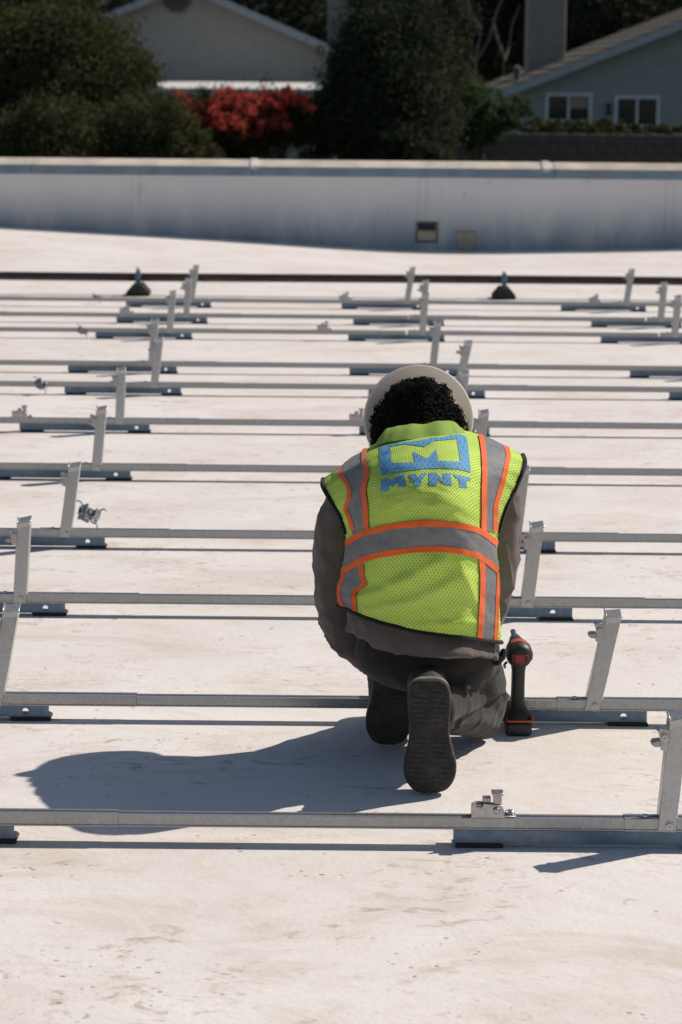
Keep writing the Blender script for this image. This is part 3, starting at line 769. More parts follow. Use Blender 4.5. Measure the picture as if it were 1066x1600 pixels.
for i, (px, py, Y, rx, rz, lab) in enumerate(far):
    rnd = random.Random(40 + i)
    bl = [B(px, py, Y, rx * .75, rz * .85)] + [B(px + rnd.uniform(-.6, .6) * rx, py + rnd.uniform(-.6, .8) * rz, Y + rnd.uniform(-1.5, 1.5), rx * rnd.uniform(.3, .5), rz * rnd.uniform(.3, .5)) for _ in range(8)]
    tree('far_tree', lab, 'tree', gnd(px, Y), bl, 22000, .15, 'leaf_far', .3, seed=60 + i, group='far trees behind the houses', extra=bare if i == 4 else None)
# distant wood closing the view behind them
rnd = random.Random(99); bl = []
for k in range(26):
    x = -70 + k * 5.6; bl.append((Vector((x, 122 + rnd.uniform(-3, 3), 3.4 + rnd.uniform(-.5, 1.5))), (5, 3.5, 6.5)))
dw = leaves(bl, 50000, .36, rnd).build('distant_wood', 'leaf_far', smooth=0, recalc=False); tag(dw, 'distant dark wood closing the view behind the houses', 'wood', kind='stuff')

# ------------------------------------------------------------------ the kneeling worker
def remeshed(name, mb, voxel, smooth_it, mat, parent, disp=None, smooth_fac=.5):
    me = mb.mesh(name + '_src', recalc=True, smooth=0)
    o = bpy.data.objects.new('tmp', me); COL.objects.link(o)
    md = o.modifiers.new('r', 'REMESH'); md.mode = 'VOXEL'; md.voxel_size = voxel
    if smooth_it:
        ms = o.modifiers.new('s', 'SMOOTH'); ms.iterations = smooth_it; ms.factor = smooth_fac
    dg = bpy.context.evaluated_depsgraph_get(); dg.update()
    nm = bpy.data.meshes.new_from_object(o.evaluated_get(dg)); nm.name = name
    bpy.data.objects.remove(o); bpy.data.meshes.remove(me)
    if disp:
        nrm = [Vector(n.vector) for n in nm.vertex_normals]
        for v, n in zip(nm.vertices, nrm): v.co += n * disp(v.co, n)
    po = Vector(parent['_o'])
    for v in nm.vertices: v.co -= po
    nm.materials.clear(); nm.shade_smooth()
    return link(name, nm, mat, parent)
def ridged(p, s):
    return 1 - abs(noise.noise(p * s)) * 2
PB = Vector((.20, 5.95, 0))
person = empty('person', PB)
tag(person, 'worker in lime safety vest and white hard hat kneeling over the racking with back turned', 'person')

at_room = at
UD = -.11
def at(px, py, D):
    return at_room(px, py, D + UD * sstep(1120, 1000, py) if py < 1120 else D)
# --- torso surface: back control grid (photo x, photo y, depth)
BK = [
 [(529, 946, 5.93), (580, 968, 5.835), (650, 986, 5.80), (720, 996, 5.82), (784, 1004, 5.93)],
 [(528, 918, 5.93), (588, 920, 5.82), (655, 928, 5.775), (720, 936, 5.80), (781, 952, 5.93)],
 [(534, 892, 5.93), (590, 868, 5.81), (660, 858, 5.76), (725, 864, 5.79), (779, 893, 5.93)],
 [(541, 846, 5.94), (597, 824, 5.80), (660, 816, 5.745), (725, 822, 5.78), (777, 846, 5.94)],
 [(534, 812, 5.955), (595, 778, 5.805), (657, 768, 5.755), (722, 772, 5.785), (788, 800, 5.955)],
 [(518, 784, 5.99), (592, 738, 5.875), (657, 724, 5.83), (726, 724, 5.86), (806, 762, 5.985)],
 [(505, 760, 6.035), (586, 712, 5.99), (657, 694, 5.96), (730, 694, 5.975), (820, 726, 6.03)],
 [(505, 748, 6.11), (578, 698, 6.13), (655, 672, 6.13), (732, 674, 6.135), (817, 710, 6.11)],
]
NV = len(BK) - 1
FRD = [6.14, 6.15, 6.16, 6.18, 6.21, 6.24, 6.24, 6.18]
def wrinkle(u, v, p):
    """signed fold height of the vest cloth (towards the viewer side)"""
    h = .0055 * noise.noise(Vector((u * 6, v * 2.6, 1.))) + .0030 * noise.noise(Vector((u * 15, v * 8, 4.)))
    # long diagonal folds in the lower back
    if v < 2.2:
        k = min(1, (2.2 - v) / .5)
        for (u0_, v0_, u1_, v1_, wd, am) in ((.10, .55, .62, 1.75, .09, .018), (.22, .25, .80, 1.55, .08, .013), (.72, 1.75, .90, .75, .07, .013), (.45, .10, .95, .55, .07, .009)):
            d = Vector((u1_ - u0_, (v1_ - v0_) * .35)); q = Vector((u - u0_, (v - v0_) * .35)); t = q.dot(d) / d.dot(d)
            tt = max(0, min(1, t)); dist = (q - d * tt).length
            h += k * am * math.exp(-(dist / wd * 1.9) ** 2) * (1 - abs(tt - .5) * .8)
    if 3.2 < v < 6.8:   # soft pulls between the shoulder blades
        h += .004 * math.sin(u * 11 + v * 2.2) * math.exp(-((v - 4.6) / 1.2) ** 2) * (1 - abs(2 * u - 1))
    if v > 5.3:         # bunched cloth under the collar
        h += .006 * math.exp(-((v - 6.15 - .5 * (u - .5)) / .17) ** 2) * math.exp(-((u - .42) / .25) ** 2) - .005 * math.exp(-((v - 5.85 - .4 * (u - .5)) / .14) ** 2) * math.exp(-((u - .45) / .25) ** 2)
    # vertical buckles in the side tapes
    for uc, sg in ((.10, 1), (.91, 1)):
        h += .0045 * math.sin(v * 5.2 + uc * 20) * math.exp(-((u - uc) / .07) ** 2) * (.4 + .6 * (abs(v - 2.5) / 2.5 if v < 5 else 1))
    if 1.9 < v < 3.1:   # diagonal puckers of the waist band
        h += .0022 * math.sin(u * 55 + v * 9) * noise.noise(Vector((u * 9, 2.2, .4)))
    return h
GP = [[at(*q) for q in row] for row in BK]
def back_pt(u, v, shrink=0., wr=True):
    a = [cr1(row, u * 4) for row in GP]
    p = cr1(a, v)
    if shrink:
        e = (2 * u - 1); p = p + Vector((-e * shrink * 1.2, shrink, 0))
    if wr:
        vis = (CO - p).normalized(); p = p + vis * wrinkle(u, v, p)
    return p
def front_pt(u, v, shrink=0.):
    l = back_pt(0, v, shrink, False); r = back_pt(1, v, shrink, False)
    p = l.lerp(r, u); e = (2 * u - 1)
    D = cr1([Vector((d, 0, 0)) for d in FRD], v).x - shrink
    base = l.lerp(r, u).y
    k = (1 - abs(e) ** 3.0)
    sag = -.04 * k if v < 6 else -.02 * k
    return Vector((p.x, base + (D - base) * k, p.z + sag))

# vest: back grid + front grid; open armholes above the armpit
vest = MB(); NU, NVF = 84, 96; ARM_V = 3.35
bi = {}
vuv = []
for j in range(NVF + 1):
    v = NV * j / NVF
    for i in range(NU + 1):
        bi[i, j] = len(vest.v); vest.v.append(back_pt(i / NU, v)); 
        vuv.append((i / NU * 66 + (j % 2) * 0, v * 11.5))
for j in range(NVF):
    for i in range(NU): vest.f.append((bi[i, j], bi[i + 1, j], bi[i + 1, j + 1], bi[i, j + 1]))
NF = 24; fi = {}
for j in range(NVF + 1):
    v = NV * j / NVF
    for i in range(NF + 1):
        if j == NVF: fi[i, j] = bi[round(i / NF * NU), j]; continue
        if i in (0, NF) and v < ARM_V: fi[i, j] = bi[0 if i == 0 else NU, j]; continue
        p = front_pt(i / NF, v)
        if i in (0, NF): p = p + Vector((0, .03 * min(1, (v - ARM_V) * 2) * min(1, (NV - v) * 1.2), 0))
        fi[i, j] = len(vest.v); vest.v.append(p); vuv.append((i / NF * 66, v * 11.5))
for j in range(NVF):
    for i in range(NF): vest.f.append((fi[i, j], fi[i, j + 1], fi[i + 1, j + 1], fi[i + 1, j]))
vm = vest.mesh('safety_vest', PB, recalc=False, smooth=80)
uvl = vm.uv_layers.new(name='UVMap')
a45 = math.cos(R(45))
for lp in vm.loops:
    x, y = vuv[lp.vertex_index]; uvl.data[lp.index].uv = ((x + y) * a45, (x - y) * a45)
vobj = link('safety_vest', vm, 'lime', person)
vobj['label'] = 'lime mesh safety vest with grey tape, orange trim and blue print'
vobj['_o'] = list(PB)
bvh = BVHTree.FromPolygons(vest.v, [f for f in vest.f], all_triangles=False)
def hit(px, py, off=.002):
    d = ray(px, py).normalized(); loc, n, i, dist = bvh.ray_cast(CO, d, 20)
    if loc is None or loc.y > 6.06: return None
    if n.dot(d) > 0: n = -n
    return loc + n * off
def strip(name, left, right, mat, off=.0025, nu=4, step=3.0, parent=None):
    """band between two polylines given in photo px, laid on the vest"""
    n = max(8, int(sum((Vector(left[i + 1]) - Vector(left[i])).length for i in range(len(left) - 1)) / step))
    def samp(pl, t):
        return cr1([Vector(p) for p in pl], t * (len(pl) - 1))
    b = MB(); idx = {}
    for j in range(n + 1):
        l = samp(left, j / n); r = samp(right, j / n)
        for i in range(nu + 1):
            q = l.lerp(r, i / nu)
            h = hit(q.x, q.y, off)
            if h is None:      # slide towards the other edge until the cloth is met
                for k in range(1, 9):
                    q2 = q.lerp(l.lerp(r, .5), k / 8); h = hit(q2.x, q2.y, off)
                    if h: break
            if h is not None: idx[i, j] = len(b.v); b.v.append(h)
    for j in range(n):
        for i in range(nu):
            ks = [(i, j), (i + 1, j), (i + 1, j + 1), (i, j + 1)]
            if all(k in idx for k in ks):
                pv = [b.v[idx[k]] for k in ks]
                if max((pv[0] - pv[2]).length, (pv[1] - pv[3]).length) < .06: b.f.append(tuple(idx[k] for k in ks))
    o = b.build(name, mat, parent or vobj, recalc=False, smooth=80)
    return o
def line(name, cl, w_, mat='orange', off=.0036):
    pts = [Vector(p) for p in cl]; L_ = []; R_ = []
    for i, p in enumerate(pts):
        t = (pts[min(i + 1, len(pts) - 1)] - pts[max(i - 1, 0)]).normalized(); n = Vector((-t.y, t.x))
        L_.append(p + n * w_ / 2); R_.append(p - n * w_ / 2)
    return strip(name, [tuple(p) for p in L_], [tuple(p) for p in R_], mat, off, 3)
ULI = [(571, 702), (570, 720), (574, 740), (569.5, 766), (572.5, 791), (573, 810), (574, 826)]
ULO = [(533, 730), (531, 739), (541, 753), (547.5, 766), (546, 780), (541.5, 795), (547.5, 810), (553, 828)]
URI = [(750, 676), (753.5, 694), (755.5, 716), (756, 741), (755, 766), (755, 797), (754.5, 830)]
URO = [(789, 696), (793.5, 712), (789.5, 732), (784.5, 752), (779, 771), (774, 788), (773, 808), (773, 830)]
BT = [(540, 851), (560, 838), (580, 830), (620, 821.5), (670, 817.5), (720, 822), (752, 832), (776, 850)]
BB = [(535, 893), (552, 884), (575, 872), (620, 862), (670, 857.5), (720, 861), (750, 870), (779, 893)]
strip('reflective_tape', ULI, [(545, 715), (531, 739), (541, 753), (547.5, 766), (546, 780), (541.5, 795), (547.5, 812), (552, 836)], 'tape')
strip('reflective_tape', URI, URO, 'tape')
strip('reflective_tape', BT, BB, 'tape', .0030, 8)
LLI = [(566, 882), (567, 902), (571, 912), (556, 925), (554.5, 940), (556, 964)]
LLO = [(537, 894), (537, 902), (532, 914), (529, 925), (532, 938), (540, 955)]
strip('reflective_tape', LLI, LLO, 'tape')
LRI = [(751, 872), (753, 900), (752.5, 930), (751, 960), (749, 1000)]
LRO = [(778, 895), (777.5, 915), (776, 940), (775, 970), (773, 1004)]
strip('reflective_tape', LRI, LRO, 'tape')
for nm, l_, w_ in (('orange_trim', ULI, 8), ('orange_trim', ULO, 6.5), ('orange_trim', URI, 8), ('orange_trim', URO, 7.5), ('orange_trim', LLI, 7.5), ('orange_trim', LLO, 6.5), ('orange_trim', LRI, 8.5), ('orange_trim', LRO, 6)):
    line(nm, l_, w_)
line('orange_trim', BT, 9, off=.0042); line('orange_trim', BB, 9, off=.0042)

# printed mark and lettering
def printed(name, polys, off=.0013):
    conv = lambda p: (580 + p[0] / 6.27, 660 + p[1] / 6.27)
    P = [[Vector((*conv(p), 0)) for p in q] for q in polys]; flat = [p for q in P for p in q]
    bm = bmesh.new(); vs = [bm.verts.new(p) for p in flat]
    for t in tessellate_polygon(P):
        try: bm.faces.new([vs[i] for i in t])
        except ValueError: pass
    for _ in range(6):
        es = [e for e in bm.edges if e.calc_length() > 3.2]
        if not es: break
        bmesh.ops.subdivide_edges(bm, edges=es, cuts=1); bmesh.ops.triangulate(bm, faces=bm.faces)
    bm.verts.index_update(); b = MB(); ok = {}
    for v in bm.verts:
        h = hit(v.co.x, v.co.y, off)
        if h is not None: ok[v.index] = len(b.v); b.v.append(h)
    for f in bm.faces:
        if all(v.index in ok for v in f.verts): b.f.append(tuple(ok[v.index] for v in f.verts))
    bm.free()
    return b.build(name, 'print', vobj, recalc=False, smooth=80)
printed('printed_emblem', [[(80, 240), (220, 212), (350, 192), (470, 182), (600, 152), (690, 150), (780, 127), (870, 122), (930, 138), (945, 200), (958, 330), (976, 492), (860, 462), (700, 450), (550, 455), (400, 470), (290, 480), (190, 502), (98, 522)],
                           [(185, 240), (340, 215), (530, 242), (620, 185), (840, 165), (872, 388), (660, 378), (637, 265), (545, 362), (412, 290), (430, 395), (205, 402)]])
printed('printed_letter', [[(98, 572), (152, 549), (203, 574), (262, 520), (328, 508), (336, 634), (268, 636), (264, 588), (205, 636), (168, 612), (178, 668), (100, 681)]])
printed('printed_letter', [[(365, 514), (442, 508), (462, 545), (495, 504), (546, 499), (492, 572), (492, 622), (428, 627), (418, 578)]])
printed('printed_letter', [[(565, 497), (625, 494), (708, 562), (703, 500), (780, 500), (790, 616), (728, 612), (648, 558), (652, 611), (570, 614)]])
printed('printed_letter', [[(800, 505), (975, 545), (970, 577), (931, 570), (938, 642), (864, 633), (858, 553), (812, 538)]])
# black binding along hem and armholes
bd = MB(); bd.tube([vest.v[bi[i, 0]] for i in range(0, NU + 1, 3)] + [vest.v[fi[i, 0]] for i in range(NF - 1, -1, -1)], .0055, 8); bd.build('hem_binding', 'binding', vobj)
for side in (0, NU):
    j0 = int(ARM_V / NV * NVF)
    pts = [vest.v[bi[side, j]] for j in range(j0, NVF + 1, 2)] + [vest.v[fi[0 if side == 0 else NF, j]] for j in range(NVF - 2, j0, -2)]
    b = MB(); b.tube(pts, .0062, 8); b.build('armhole_binding', 'binding', vobj)
# stand collar
cb = MB(); ca = [(584, 699, 6.09), (598, 692, 6.065), (625, 688, 6.035), (655, 685, 6.025), (690, 682, 6.03), (714, 680, 6.065), (728, 678, 6.10)]
ct_ = [(590, 690, 6.13), (604, 672, 6.125), (628, 666, 6.115), (655, 664, 6.11), (690, 659.5, 6.115), (708, 660, 6.13), (718, 668, 6.15)]
lo = [at(*p) for p in ca]; hi = [at(*p) for p in ct_]
rg = []
for k in range(37):
    t = k / 36 * 6; a = cr1(lo, t); h = cr1(hi, t) + Vector((0, 0, .004 * noise.noise(Vector((t * 1.7, 0, 5)))))
    rg.append([a, a.lerp(h, .5) + Vector((0, -.006 + .006 * noise.noise(Vector((t * 2.1, 3, 1))), .004 + .007 * noise.noise(Vector((t * 1.4, 7, 1))))), h + Vector((0, -.001, .003)), h + Vector((0, .006, .001)), a + Vector((0, .012, 0))])
cb.ring_loft(rg); cb.build('collar', 'lime', vobj, smooth=60)

# --- sweatshirt
sh = MB()
def ring_of(v, shrink):
    n1, n2 = 22, 14
    return [back_pt(i / n1, v, shrink, False) for i in range(n1 + 1)] + [front_pt(1 - i / n2, v, shrink) for i in range(1, n2)]
rings = [ring_of(v, .022 + .004 * max(0, v - 3)) for v in (0, .5, 1, 1.5, 2, 2.5, 3, 3.5, 4, 4.5, 5)] + [ring_of(5.5, .045), ring_of(5.9, .07)]
# tail of the shirt below the vest
HB_ = [(536, 985, 5.955), (585, 1014, 5.83), (650, 1027, 5.785), (720, 1025, 5.79), (784, 1034, 5.90)]
hem = [at(*q) for q in HB_]; hr_ = [cr1(hem, i / 22 * 4) for i in range(23)]
hf = [hr_[-1].lerp(hr_[0], i / 14) + Vector((0, .17 * (1 - abs(2 * i / 14 - 1) ** 3), 0)) for i in range(1, 14)]
h2 = [p * .5 + q * .5 for p, q in zip(hr_ + hf, rings[0])]
h2 = [p + Vector((0, -.006, 0)) for p in h2]
sh.ring_loft([hr_ + hf, h2] + rings)
def limb(mb, pts, rad, n=16): mb.tube(pts, rad, n, 6, endround=True)
LS, LU, LE, LF, LW = at(545, 772, 6.07), at(524, 850, 6.05), at(531, 968, 6.06), at(572, 1020, 6.17), at(618, 1050, 6.30)
RS, RU, RE, RF, RW = at(782, 758, 6.07), at(780, 850, 6.07), at(763, 945, 6.10), at(733, 1010, 6.20), at(705, 1040, 6.31)
limb(sh, [LS, LU, LE, LF, LW], [.050, .054, .054, .046, .034])
limb(sh, [RS, RU, RE, RF, RW], [.050, .053, .052, .045, .034])
limb(sh, [at(655, 728, 6.16), at(655, 712, 6.19)], [.055, .05])
limb(sh, [LS, at(600, 755, 6.07)], [.05, .05]); limb(sh, [RS, at(720, 750, 6.07)], [.05, .05])
def shirt_disp(p, n):
    d = 0.0
    q = Vector((p.x * 1.0, p.y, p.z * .75))
    d += .004 * noise.noise(q * 11)
    k1 = max(0, ridged(Vector((p.x * 1.2, p.y * 1.2, p.z * .45 + p.x * .5)) + Vector((3, 1, 7)), 13)); k2 = max(0, ridged(Vector((p.x + p.z * .6, p.y, p.z)) + Vector((8, 3, 2)), 9))
    d += (.007 * k1 ** 3 + .005 * k2 ** 4 - .003) * (.35 if .08 < p.x < .38 and p.z < .42 else 1)
    if p.x < .06 or p.x > .34:      # creases round the elbows
        k = math.exp(-((p.z - .36) / .10) ** 2); d += .003 * k * math.sin(p.z * 90 + 60 * p.y + 6 * noise.noise(p * 14)) * (.3 + abs(noise.noise(p * 9)))
    return d
shirt = remeshed('sweatshirt', sh, .0075, 5, 'shirt', person, shirt_disp)
# cuffs are the shirt's own ends; hem band
# --- trousers
tr = MB()
HIPL, HIPR = at(612, 1015, 6.0), at(718, 1015, 6.0)
KR = Vector((at(748, 1105, 6.06).x, 6.06, .072)); AR = at(683, 1108, 5.70)
KL = Vector((.135, 6.19, .095)); AL = at(612, 1092, 6.02)
tr.ellipsoid(at(662, 1016, 5.99), (.172, .12, .105))
tr.ellipsoid(at(706, 1045, 5.97), (.095, .10, .085)); tr.ellipsoid(at(616, 1022, 5.98), (.085, .09, .07))
limb(tr, [HIPR, at(733, 1055, 6.02), KR + Vector((.008, -.01, .03))], [.10, .088, .066], 20)
limb(tr, [KR, KR.lerp(AR, .45) + Vector((0, 0, .01)), AR], [.064, .066, .050], 20)
limb(tr, [HIPL, HIPL.lerp(KL, .5) + Vector((.01, 0, .03)), KL], [.088, .074, .058], 20)
limb(tr, [KL, KL.lerp(AL, .5), AL], [.058, .056, .044], 20)
def crease(x): return (1 - abs(math.sin(x))) ** 3
def tr_disp(p, n):
    d = .004 * noise.noise(p * 9) + .002 * ridged(p + Vector((1, 2, 3)), 17)
    ax = (AR - KR); t = (p - KR).dot(ax) / ax.dot(ax); on_calf = False
    if 0 < t < 1.1 and (p - KR - ax * t).length < .085:
        on_calf = True
        d += .010 * crease(t * 11 + 1.2 * noise.noise(p * 10) + p.z * 6) * min(1, t * 4) * (.5 + .8 * abs(noise.noise(p * 8)))
    ax = (KR - HIPR); t = (p - HIPR).dot(ax) / ax.dot(ax)
    if not on_calf and .2 < t < 1 and p.x > .27:
        d += .009 * crease(p.z * 26 - p.x * 16 + 1.6 * noise.noise(p * 9)) * (.4 + abs(noise.noise(p * 6 + Vector((9, 2, 4)))))
    # crease where the thigh folds onto the calf
    if p.x > .28 and p.y < 6.0: d -= .012 * math.exp(-((p.z - .135) / .012) ** 2)
    if p.z < .012: d = 0
    return d
trous = remeshed('trousers', tr, .0075, 4, 'trouser', person, tr_disp)
for v in trous.data.vertices:
    if v.co.z < .003: v.co.z = .003
# pocket, belt loop and the blue cap of a bottle at the hip
pk = MB()
p0_ = at(700, 1062, 5.80); p1_ = at(738, 1062, 5.845)
bt = MB(); bt.ellipsoid(at(722, 1068, 5.865), (.026, .022, .019), 18, 12, Matrix.Rotation(R(25), 3, 'Y')); bt.build('knee_pad_tab', 'bottle', person)
bl_ = MB(); bl_.tube([at(776, 1034, 5.93), at(785, 1026, 5.95), at(787, 1018, 5.96)], [.011, .010, .008], 8, endround=True); bl_.build('belt_end', 'binding', person)

# --- body (skin): one continuous figure inside the clothes
HC = at(654, 656, 6.31)                       # centre of the hat's rim
HA = Vector((.02, .975, -.12)).normalized()   # direction of the crown
bo = MB()
bo.ellipsoid(HC + Vector((0, -.035, -.02)), (.076, .098, .092))
bo.ellipsoid(HC + Vector((0, -.005, -.085)), (.058, .07, .065))                    # face and jaw, looking down
bo.tube([HC + Vector((0, .01, -.14)), HC + Vector((0, .025, -.162))], [.013, .010], 8, endround=True)     # nose
bo.tube([HC + Vector((-.022, -.03, -.145)), HC + Vector((.022, -.03, -.145))], .008, 8, endround=True)    # lips
NB = at(655, 702, 6.15)
limb(bo, [NB + Vector((0, .01, -.07)), NB + Vector((0, .01, -.025)), HC + Vector((0, -.06, -.035))], [.05, .046, .052])
for px, py, s_ in ((604, 680, -1), (722.5, 668, 1)):
    e = at(px, py, 6.265); bo.ellipsoid(e, (.010, .018, .026), 12, 8, Matrix.Rotation(R(s_ * 20), 3, 'Y'))
    bo.tube([e, e + Vector((-s_ * .03, .01, 0))], .014, 8)
limb(bo, [at(660, 1000, 5.99), at(655, 860, 5.98), at(655, 760, 6.08), NB + Vector((0, .01, -.06))], [.10, .10, .085, .045])
for sgn, (s1, s2, s3, s4, s5) in ((-1, (LS, LU, LE, LF, LW)), (1, (RS, RU, RE, RF, RW))):
    limb(bo, [at(655, 765, 6.09), s1, s2, s3, s4, s5], [.05, .036, .034, .032, .028, .024])
limb(bo, [at(665, 1010, 6.0), HIPR, at(733, 1055, 6.02), KR], [.08, .06, .045, .036]); limb(bo, [KR, KR.lerp(AR, .45) + Vector((0, 0, .01)), AR], [.036, .036, .03])
limb(bo, [at(665, 1010, 6.0), HIPL, HIPL.lerp(KL, .5) + Vector((.01, 0, .03)), KL], [.08, .055, .042, .034]); limb(bo, [KL, KL.lerp(AL, .5), AL], [.034, .034, .028])
# hands: palm, four bent fingers and a thumb, closed over the rail of the second row
RAILY = rowY[1]
for sgn, wr, px_ in ((-1, LW, .155), (1, RW, .27)):
    pal = Vector((px_, RAILY + .045, .128)); mid_ = wr.lerp(pal, .55)
    bo.tube([wr, mid_], [.026, .026], 12, 3, endround=True)
    dirp = (pal - wr).normalized(); side = Vector((1, 0, 0))
    for q in (-.024, -.008, .008, .024):
        bo.tube([mid_ + side * q * .7, pal + side * q], [.014, .012], 10, endround=True)
    for k, (q, ln) in enumerate(((-.030, .9), (-.010, 1.05), (.010, 1.1), (.030, .85))):
        b0 = pal + side * q; f1 = b0 + Vector((0, .030 * ln, -.012)); f2 = f1 + Vector((0, .010, -.026 * ln)); f3 = f2 + Vector((0, -.010, -.020 * ln))
        bo.tube([b0, f1, f2, f3], [.0095, .0088, .0082, .0072], 8, 3, endround=True)
    th0 = mid_.lerp(pal, .4) - side * sgn * .026; th1 = th0 - side * sgn * .022 + Vector((0, .01, -.012)); th2 = th1 + Vector((sgn * .004, .026, -.012))
    bo.tube([th0, th1, th2], [.013, .0105, .009], 8, 3, endround=True)
body = remeshed('body', bo, .0055, 2, 'skin', person)

# --- hair: short black curls
rnd = random.Random(5)
hm = MB(); hc = HC + Vector((0, -.030, -.020)); hr3 = Vector((.119, .105, .128))
hm.ellipsoid(hc, tuple(hr3 * .90), 28, 20)
for q in hm.v:
    if q.z > hc.z: q.x = hc.x + (q.x - hc.x) * (1 - .2 * ((q.z - hc.z) / hr3.z))
cur = MB(); cnt = 0
while cnt < 3400:
    d = Vector((rnd.gauss(0, 1), rnd.gauss(0, 1), rnd.gauss(0, 1))).normalized()
    if d.y > .55 or d.z < -.9: continue
    cnt += 1
    ext = 1.0 + .12 * noise.noise(d * 3.1) + .09 * noise.noise(d * 7)
    p = hc + Vector((d.x * hr3.x, d.y * hr3.y, d.z * hr3.z)) * (rnd.uniform(.90, 1.0) * ext)
    if p.z > hc.z: p.x = hc.x + (p.x - hc.x) * (1 - .2 * ((p.z - hc.z) / hr3.z))
    a = d.cross(Vector((rnd.gauss(0, 1), rnd.gauss(0, 1), rnd.gauss(0, 1)))).normalized(); b_ = d.cross(a)
    r_ = rnd.choice((.0035, .005, .007, .010)) * rnd.uniform(.8, 1.2); turns = rnd.uniform(.8, 1.5); up = rnd.uniform(.004, .013)
    pts = []
    for k in range(7):
        t = k / 6; an = t * turns * 2 * math.pi
        pts.append(p + (a * math.cos(an) + b_ * math.sin(an)) * r_ * (1 - .3 * t) + d * up * t)
    cur.tube(pts, [.0015 - .0006 * k / 6 for k in range(7)], 4)
hair = cur
for q in hm.f: pass
hair.add(hm.v, hm.f)
hair.build('hair', 'hair', person, recalc=False, smooth=80)

# --- full-brim hard hat, rim towards the viewer
RR = .1405
prof = [(RR, -.004), (RR + .002, .000), (RR - .006, .006), (.118, .024), (.114, .032), (.112, .065), (.104, .100), (.085, .130), (.055, .150), (.02, .158), (.004, .159)]
inner = [(.004, .155), (.02, .154), (.053, .146), (.082, .127), (.100, .098), (.108, .064), (.110, .030), (.115, .019), (RR - .008, .001), (RR - .004, -.004)]
hb = MB(); hb.lathe(prof + inner + [prof[0]], HC, HA, 48)
hat = hb.build('hard_hat', 'hat', person, smooth=50)
hat['_o'] = list(PB)
for k in (-1, 0, 1):
    ax_ = HA; sx_ = ax_.cross(Vector((0, 0, 1))).normalized(); up_ = sx_.cross(ax_)
    rb = MB(); rb.tube([HC + ax_ * t + up_ * (r_ + .002) * math.cos(k * .3) + sx_ * (r_ + .002) * math.sin(k * .3) for r_, t in prof[4:9]], [.007, .008, .008, .007, .003], 8, 3); rb.build('crown_rib', 'hat', hat)

# --- boots
def boot(name, toe, ydir, zdir, width=1.0, length=.285, roll=0.):
    ydir = Vector(ydir).normalized(); zdir = Vector(zdir); zdir = (zdir - ydir * zdir.dot(ydir)).normalized(); xdir = ydir.cross(zdir)
    o = Vector(toe) - ydir * length
    P = lambda x, y, z: o + xdir * x + ydir * y + zdir * z
    half = [(0, .0), (.026, .003), (.043, .018), (.049, .055), (.046, .100), (.045, .140), (.053, .180), (.060, .215), (.056, .250), (.040, .275), (.018, .2845)]
    hs = [Vector(h) for h in half]; fine = [cr1(hs, k / 4) for k in range(0, 4 * (len(hs) - 1) + 1)]
    out = [(p.x * width, p.y) for p in fine[1:]] + [(-p.x * width * .96, p.y) for p in reversed(fine[1:])]
    def ring(k, z, ins=0.):
        n = len(out); return [P(x * k, .142 + (y - .142) * (1 - (1 - k) * .45), z) for x, y in out]
    b = MB(); b.ring_loft([ring(.93, 0), ring(.99, .004), ring(1.0, .012), ring(.985, .026)])
    so = b.build('boot_sole', 'sole', person, smooth=60)
    so['_o'] = list(PB)
    # tread bars proud of the sole
    tb = MB()
    for y in [.022 + .0125 * k for k in range(20)]:
        if .112 < y < .135: continue
        hw = interp(y, [0, .022, .055, .14, .215, .25, .275], [.02, .038, .045, .043, .057, .052, .036]) * width * .84
        for x0, x1 in ((-hw, -hw * .12), (hw * .12, hw)):
            vs = [P(x, yy, z) for x, yy in ((x0, y - .0035), (x1, y - .0035 + .004), (x1, y + .0035 + .004), (x0, y + .0035)) for z in (.002, -.0012)]
            tb.add(vs, [(0, 2, 4, 6), (1, 7, 5, 3), (0, 1, 3, 2), (2, 3, 5, 4), (4, 5, 7, 6), (6, 7, 1, 0)])
    tag(tb.build('tread', 'sole', so, smooth=0), kind='stuff')
    b = MB(); b.ring_loft([ring(1.012, .0125), ring(1.022, .018), ring(1.010, .030), ring(.96, .032)], False, False); b.build('rand', 'rand', so, smooth=60)
    u = MB()
    u.tube([P(0, .048, .045), P(0, .10, .052), P(0, .17, .048), P(0, .225, .040), P(0, .250, .034)], [.043 * width, .045 * width, .046 * width, .046 * width, .034 * width], 16, 4, endround=True)
    u.tube([P(0, .052, .05), P(0, .058, .11), P(0, .062, .165)], [.043, .047, .050], 16, 3)
    remeshed('boot_upper', u, .006, 3, 'boot', person, lambda p, n: .0015 * noise.noise(p * 30))
boot('right', atz(672, 1243, .004) + Vector((0, .012, .002)), (.025, .06, -1), (0, 1, .06), 1.06, .283)
boot('left', Vector((at(606, 1150, 5.95).x, 5.965, .02)), (-.02, .10, -1), (0, 1, .10), .98, .275)

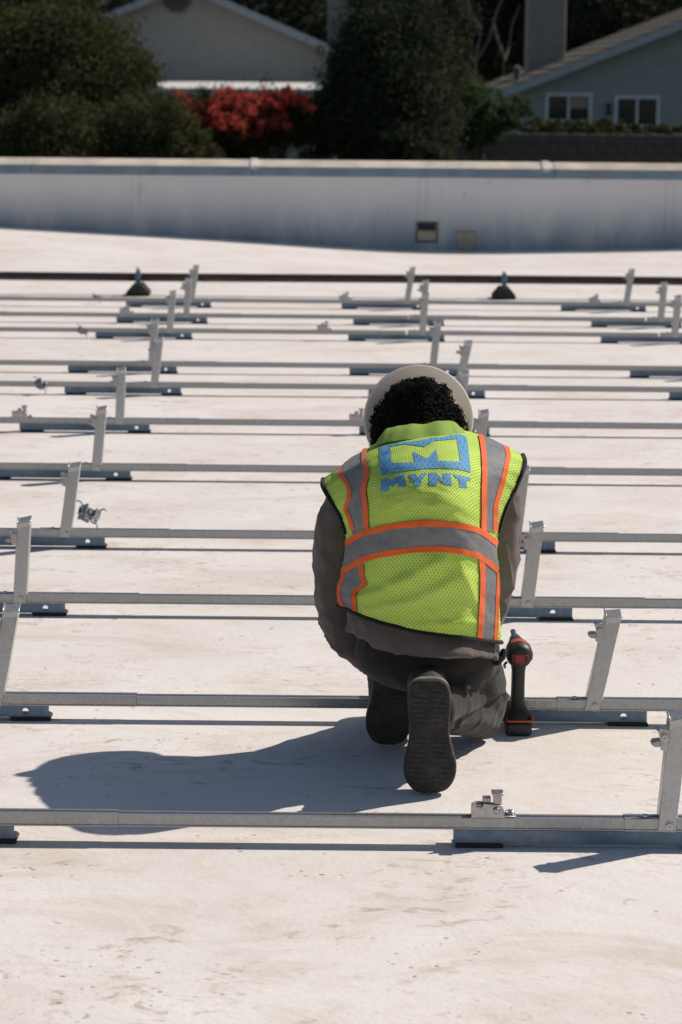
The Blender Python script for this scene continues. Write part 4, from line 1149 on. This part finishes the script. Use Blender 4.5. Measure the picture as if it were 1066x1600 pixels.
# ------------------------------------------------------------------ cordless driver standing on its battery
DB = atz(811, 1151, 0); DB = Vector((DB.x, DB.y + .055, 0))
drill = empty('cordless_driver', DB); tag(drill, 'black and orange cordless driver standing upright on its battery beside the worker', 'power tool')
def rbox(x0, x1, y0, y1, z0, z1, nm, mat, bev=.004, par=None):
    b = MB(); b.b2(DB.x + x0, DB.x + x1, DB.y + y0, DB.y + y1, z0, z1); return b.build(nm, mat, par or drill, bevel=bev)
bat = rbox(-.034, .034, -.055, .050, .001, .036, 'battery', 'toolblack', .006)
rbox(-.031, .034, -.052, .048, .0365, .042, 'battery_band', 'toolorange', .001)
rbox(.0335, .0365, -.045, -.020, .026, .052, 'battery_latch', 'toolorange', .001, bat)
b = MB()
def sq(cx, cy, z, hx_, hy_, n=20, e=3.2):
    r_ = []
    for k in range(n):
        a = 2 * math.pi * k / n; c_, s_ = math.cos(a), math.sin(a)
        r_.append(Vector((DB.x + cx + hx_ * math.copysign(abs(c_) ** (2 / e), c_), DB.y + cy + hy_ * math.copysign(abs(s_) ** (2 / e), s_), z)))
    return r_
b.ring_loft([sq(0, 0, .0425, .033, .050), sq(0, 0, .056, .032, .046), sq(-.001, -.002, .064, .024, .034), sq(-.002, -.004, .076, .0185, .026), sq(-.002, -.006, .12, .0175, .023), sq(-.002, -.008, .165, .0175, .023), sq(-.002, -.010, .190, .021, .027)])
b.build('handle', 'toolblack', drill, smooth=50)
b = MB(); b.b2(DB.x - .008, DB.x + .006, DB.y + .014, DB.y + .026, .140, .172); b.build('trigger', 'toolred', drill, bevel=.003)
AX = Vector((-.04, 1, .17)).normalized(); O = Vector((DB.x - .002, DB.y - .062, .212))
b = MB(); b.lathe([(.004, -.001), (.024, 0), (.031, .006), (.0345, .018), (.0345, .045), (.031, .062), (.026, .075), (.0225, .084), (.0215, .096)], O, AX, 28, True, True)
hd = b.build('motor_housing', 'toolblack', drill, smooth=40); hd['_o'] = list(DB)
b = MB(); b.lathe([(.0195, .0965), (.019, .106), (.0165, .118), (.0145, .130), (.009, .138)], O, AX, 24, True, True); b.build('nose_cone', 'toolsteel', hd, smooth=40)
b = MB(); b.lathe([(.0075, .1385), (.0075, .178), (.006, .182)], O, AX, 12, True, True); b.build('socket_bit', 'toolsteel', hd, smooth=40)
b = MB(); b.b2(O.x - .021, O.x + .021, O.y - .0035, O.y + .004, O.z - .012, O.z + .009); b.build('rear_badge', 'toolred', hd, bevel=.001)
for sx_ in (-1, 1):
    for k in range(3):
        MB().b2(O.x + sx_ * .0155 - .004, O.x + sx_ * .0155 + .004, O.y - .0048, O.y - .0036, O.z - .0105 + k * .006, O.z - .0075 + k * .006).build('vent_slot', 'dark', hd, smooth=0)
b = MB()
for k in range(9):
    a = R(90 + (k - 4) * 9); 
rg = []
for t in (.026, .044):
    rg.append([O + AX * t + Vector((math.cos(R(126 - k * 8)) * .0354, 0, math.sin(R(126 - k * 8)) * .0354)) for k in range(10)])
b.ring_loft(rg, False, False, closed=False); b.build('top_badge', 'toolorange', hd, recalc=False)
b = MB(); rg = []
for t in (.018, .042):
    rg.append([O + AX * t + Vector((math.cos(R(40 - k * 9)) * .0353, 0, math.sin(R(40 - k * 9)) * .0353)) for k in range(8)])
b.ring_loft(rg, False, False, closed=False); b.build('side_badge', 'toolorange', hd, recalc=False)
b = MB(); b.tube([O + Vector((-.030, .06, -.026)), O + Vector((-.037, .05, -.030)), O + Vector((-.036, .035, -.034))], .0035, 8, 3); b.build('belt_hook', 'toolsteel', drill)

# tidy helper properties
for o in bpy.data.objects:
    if '_o' in o: del o['_o']
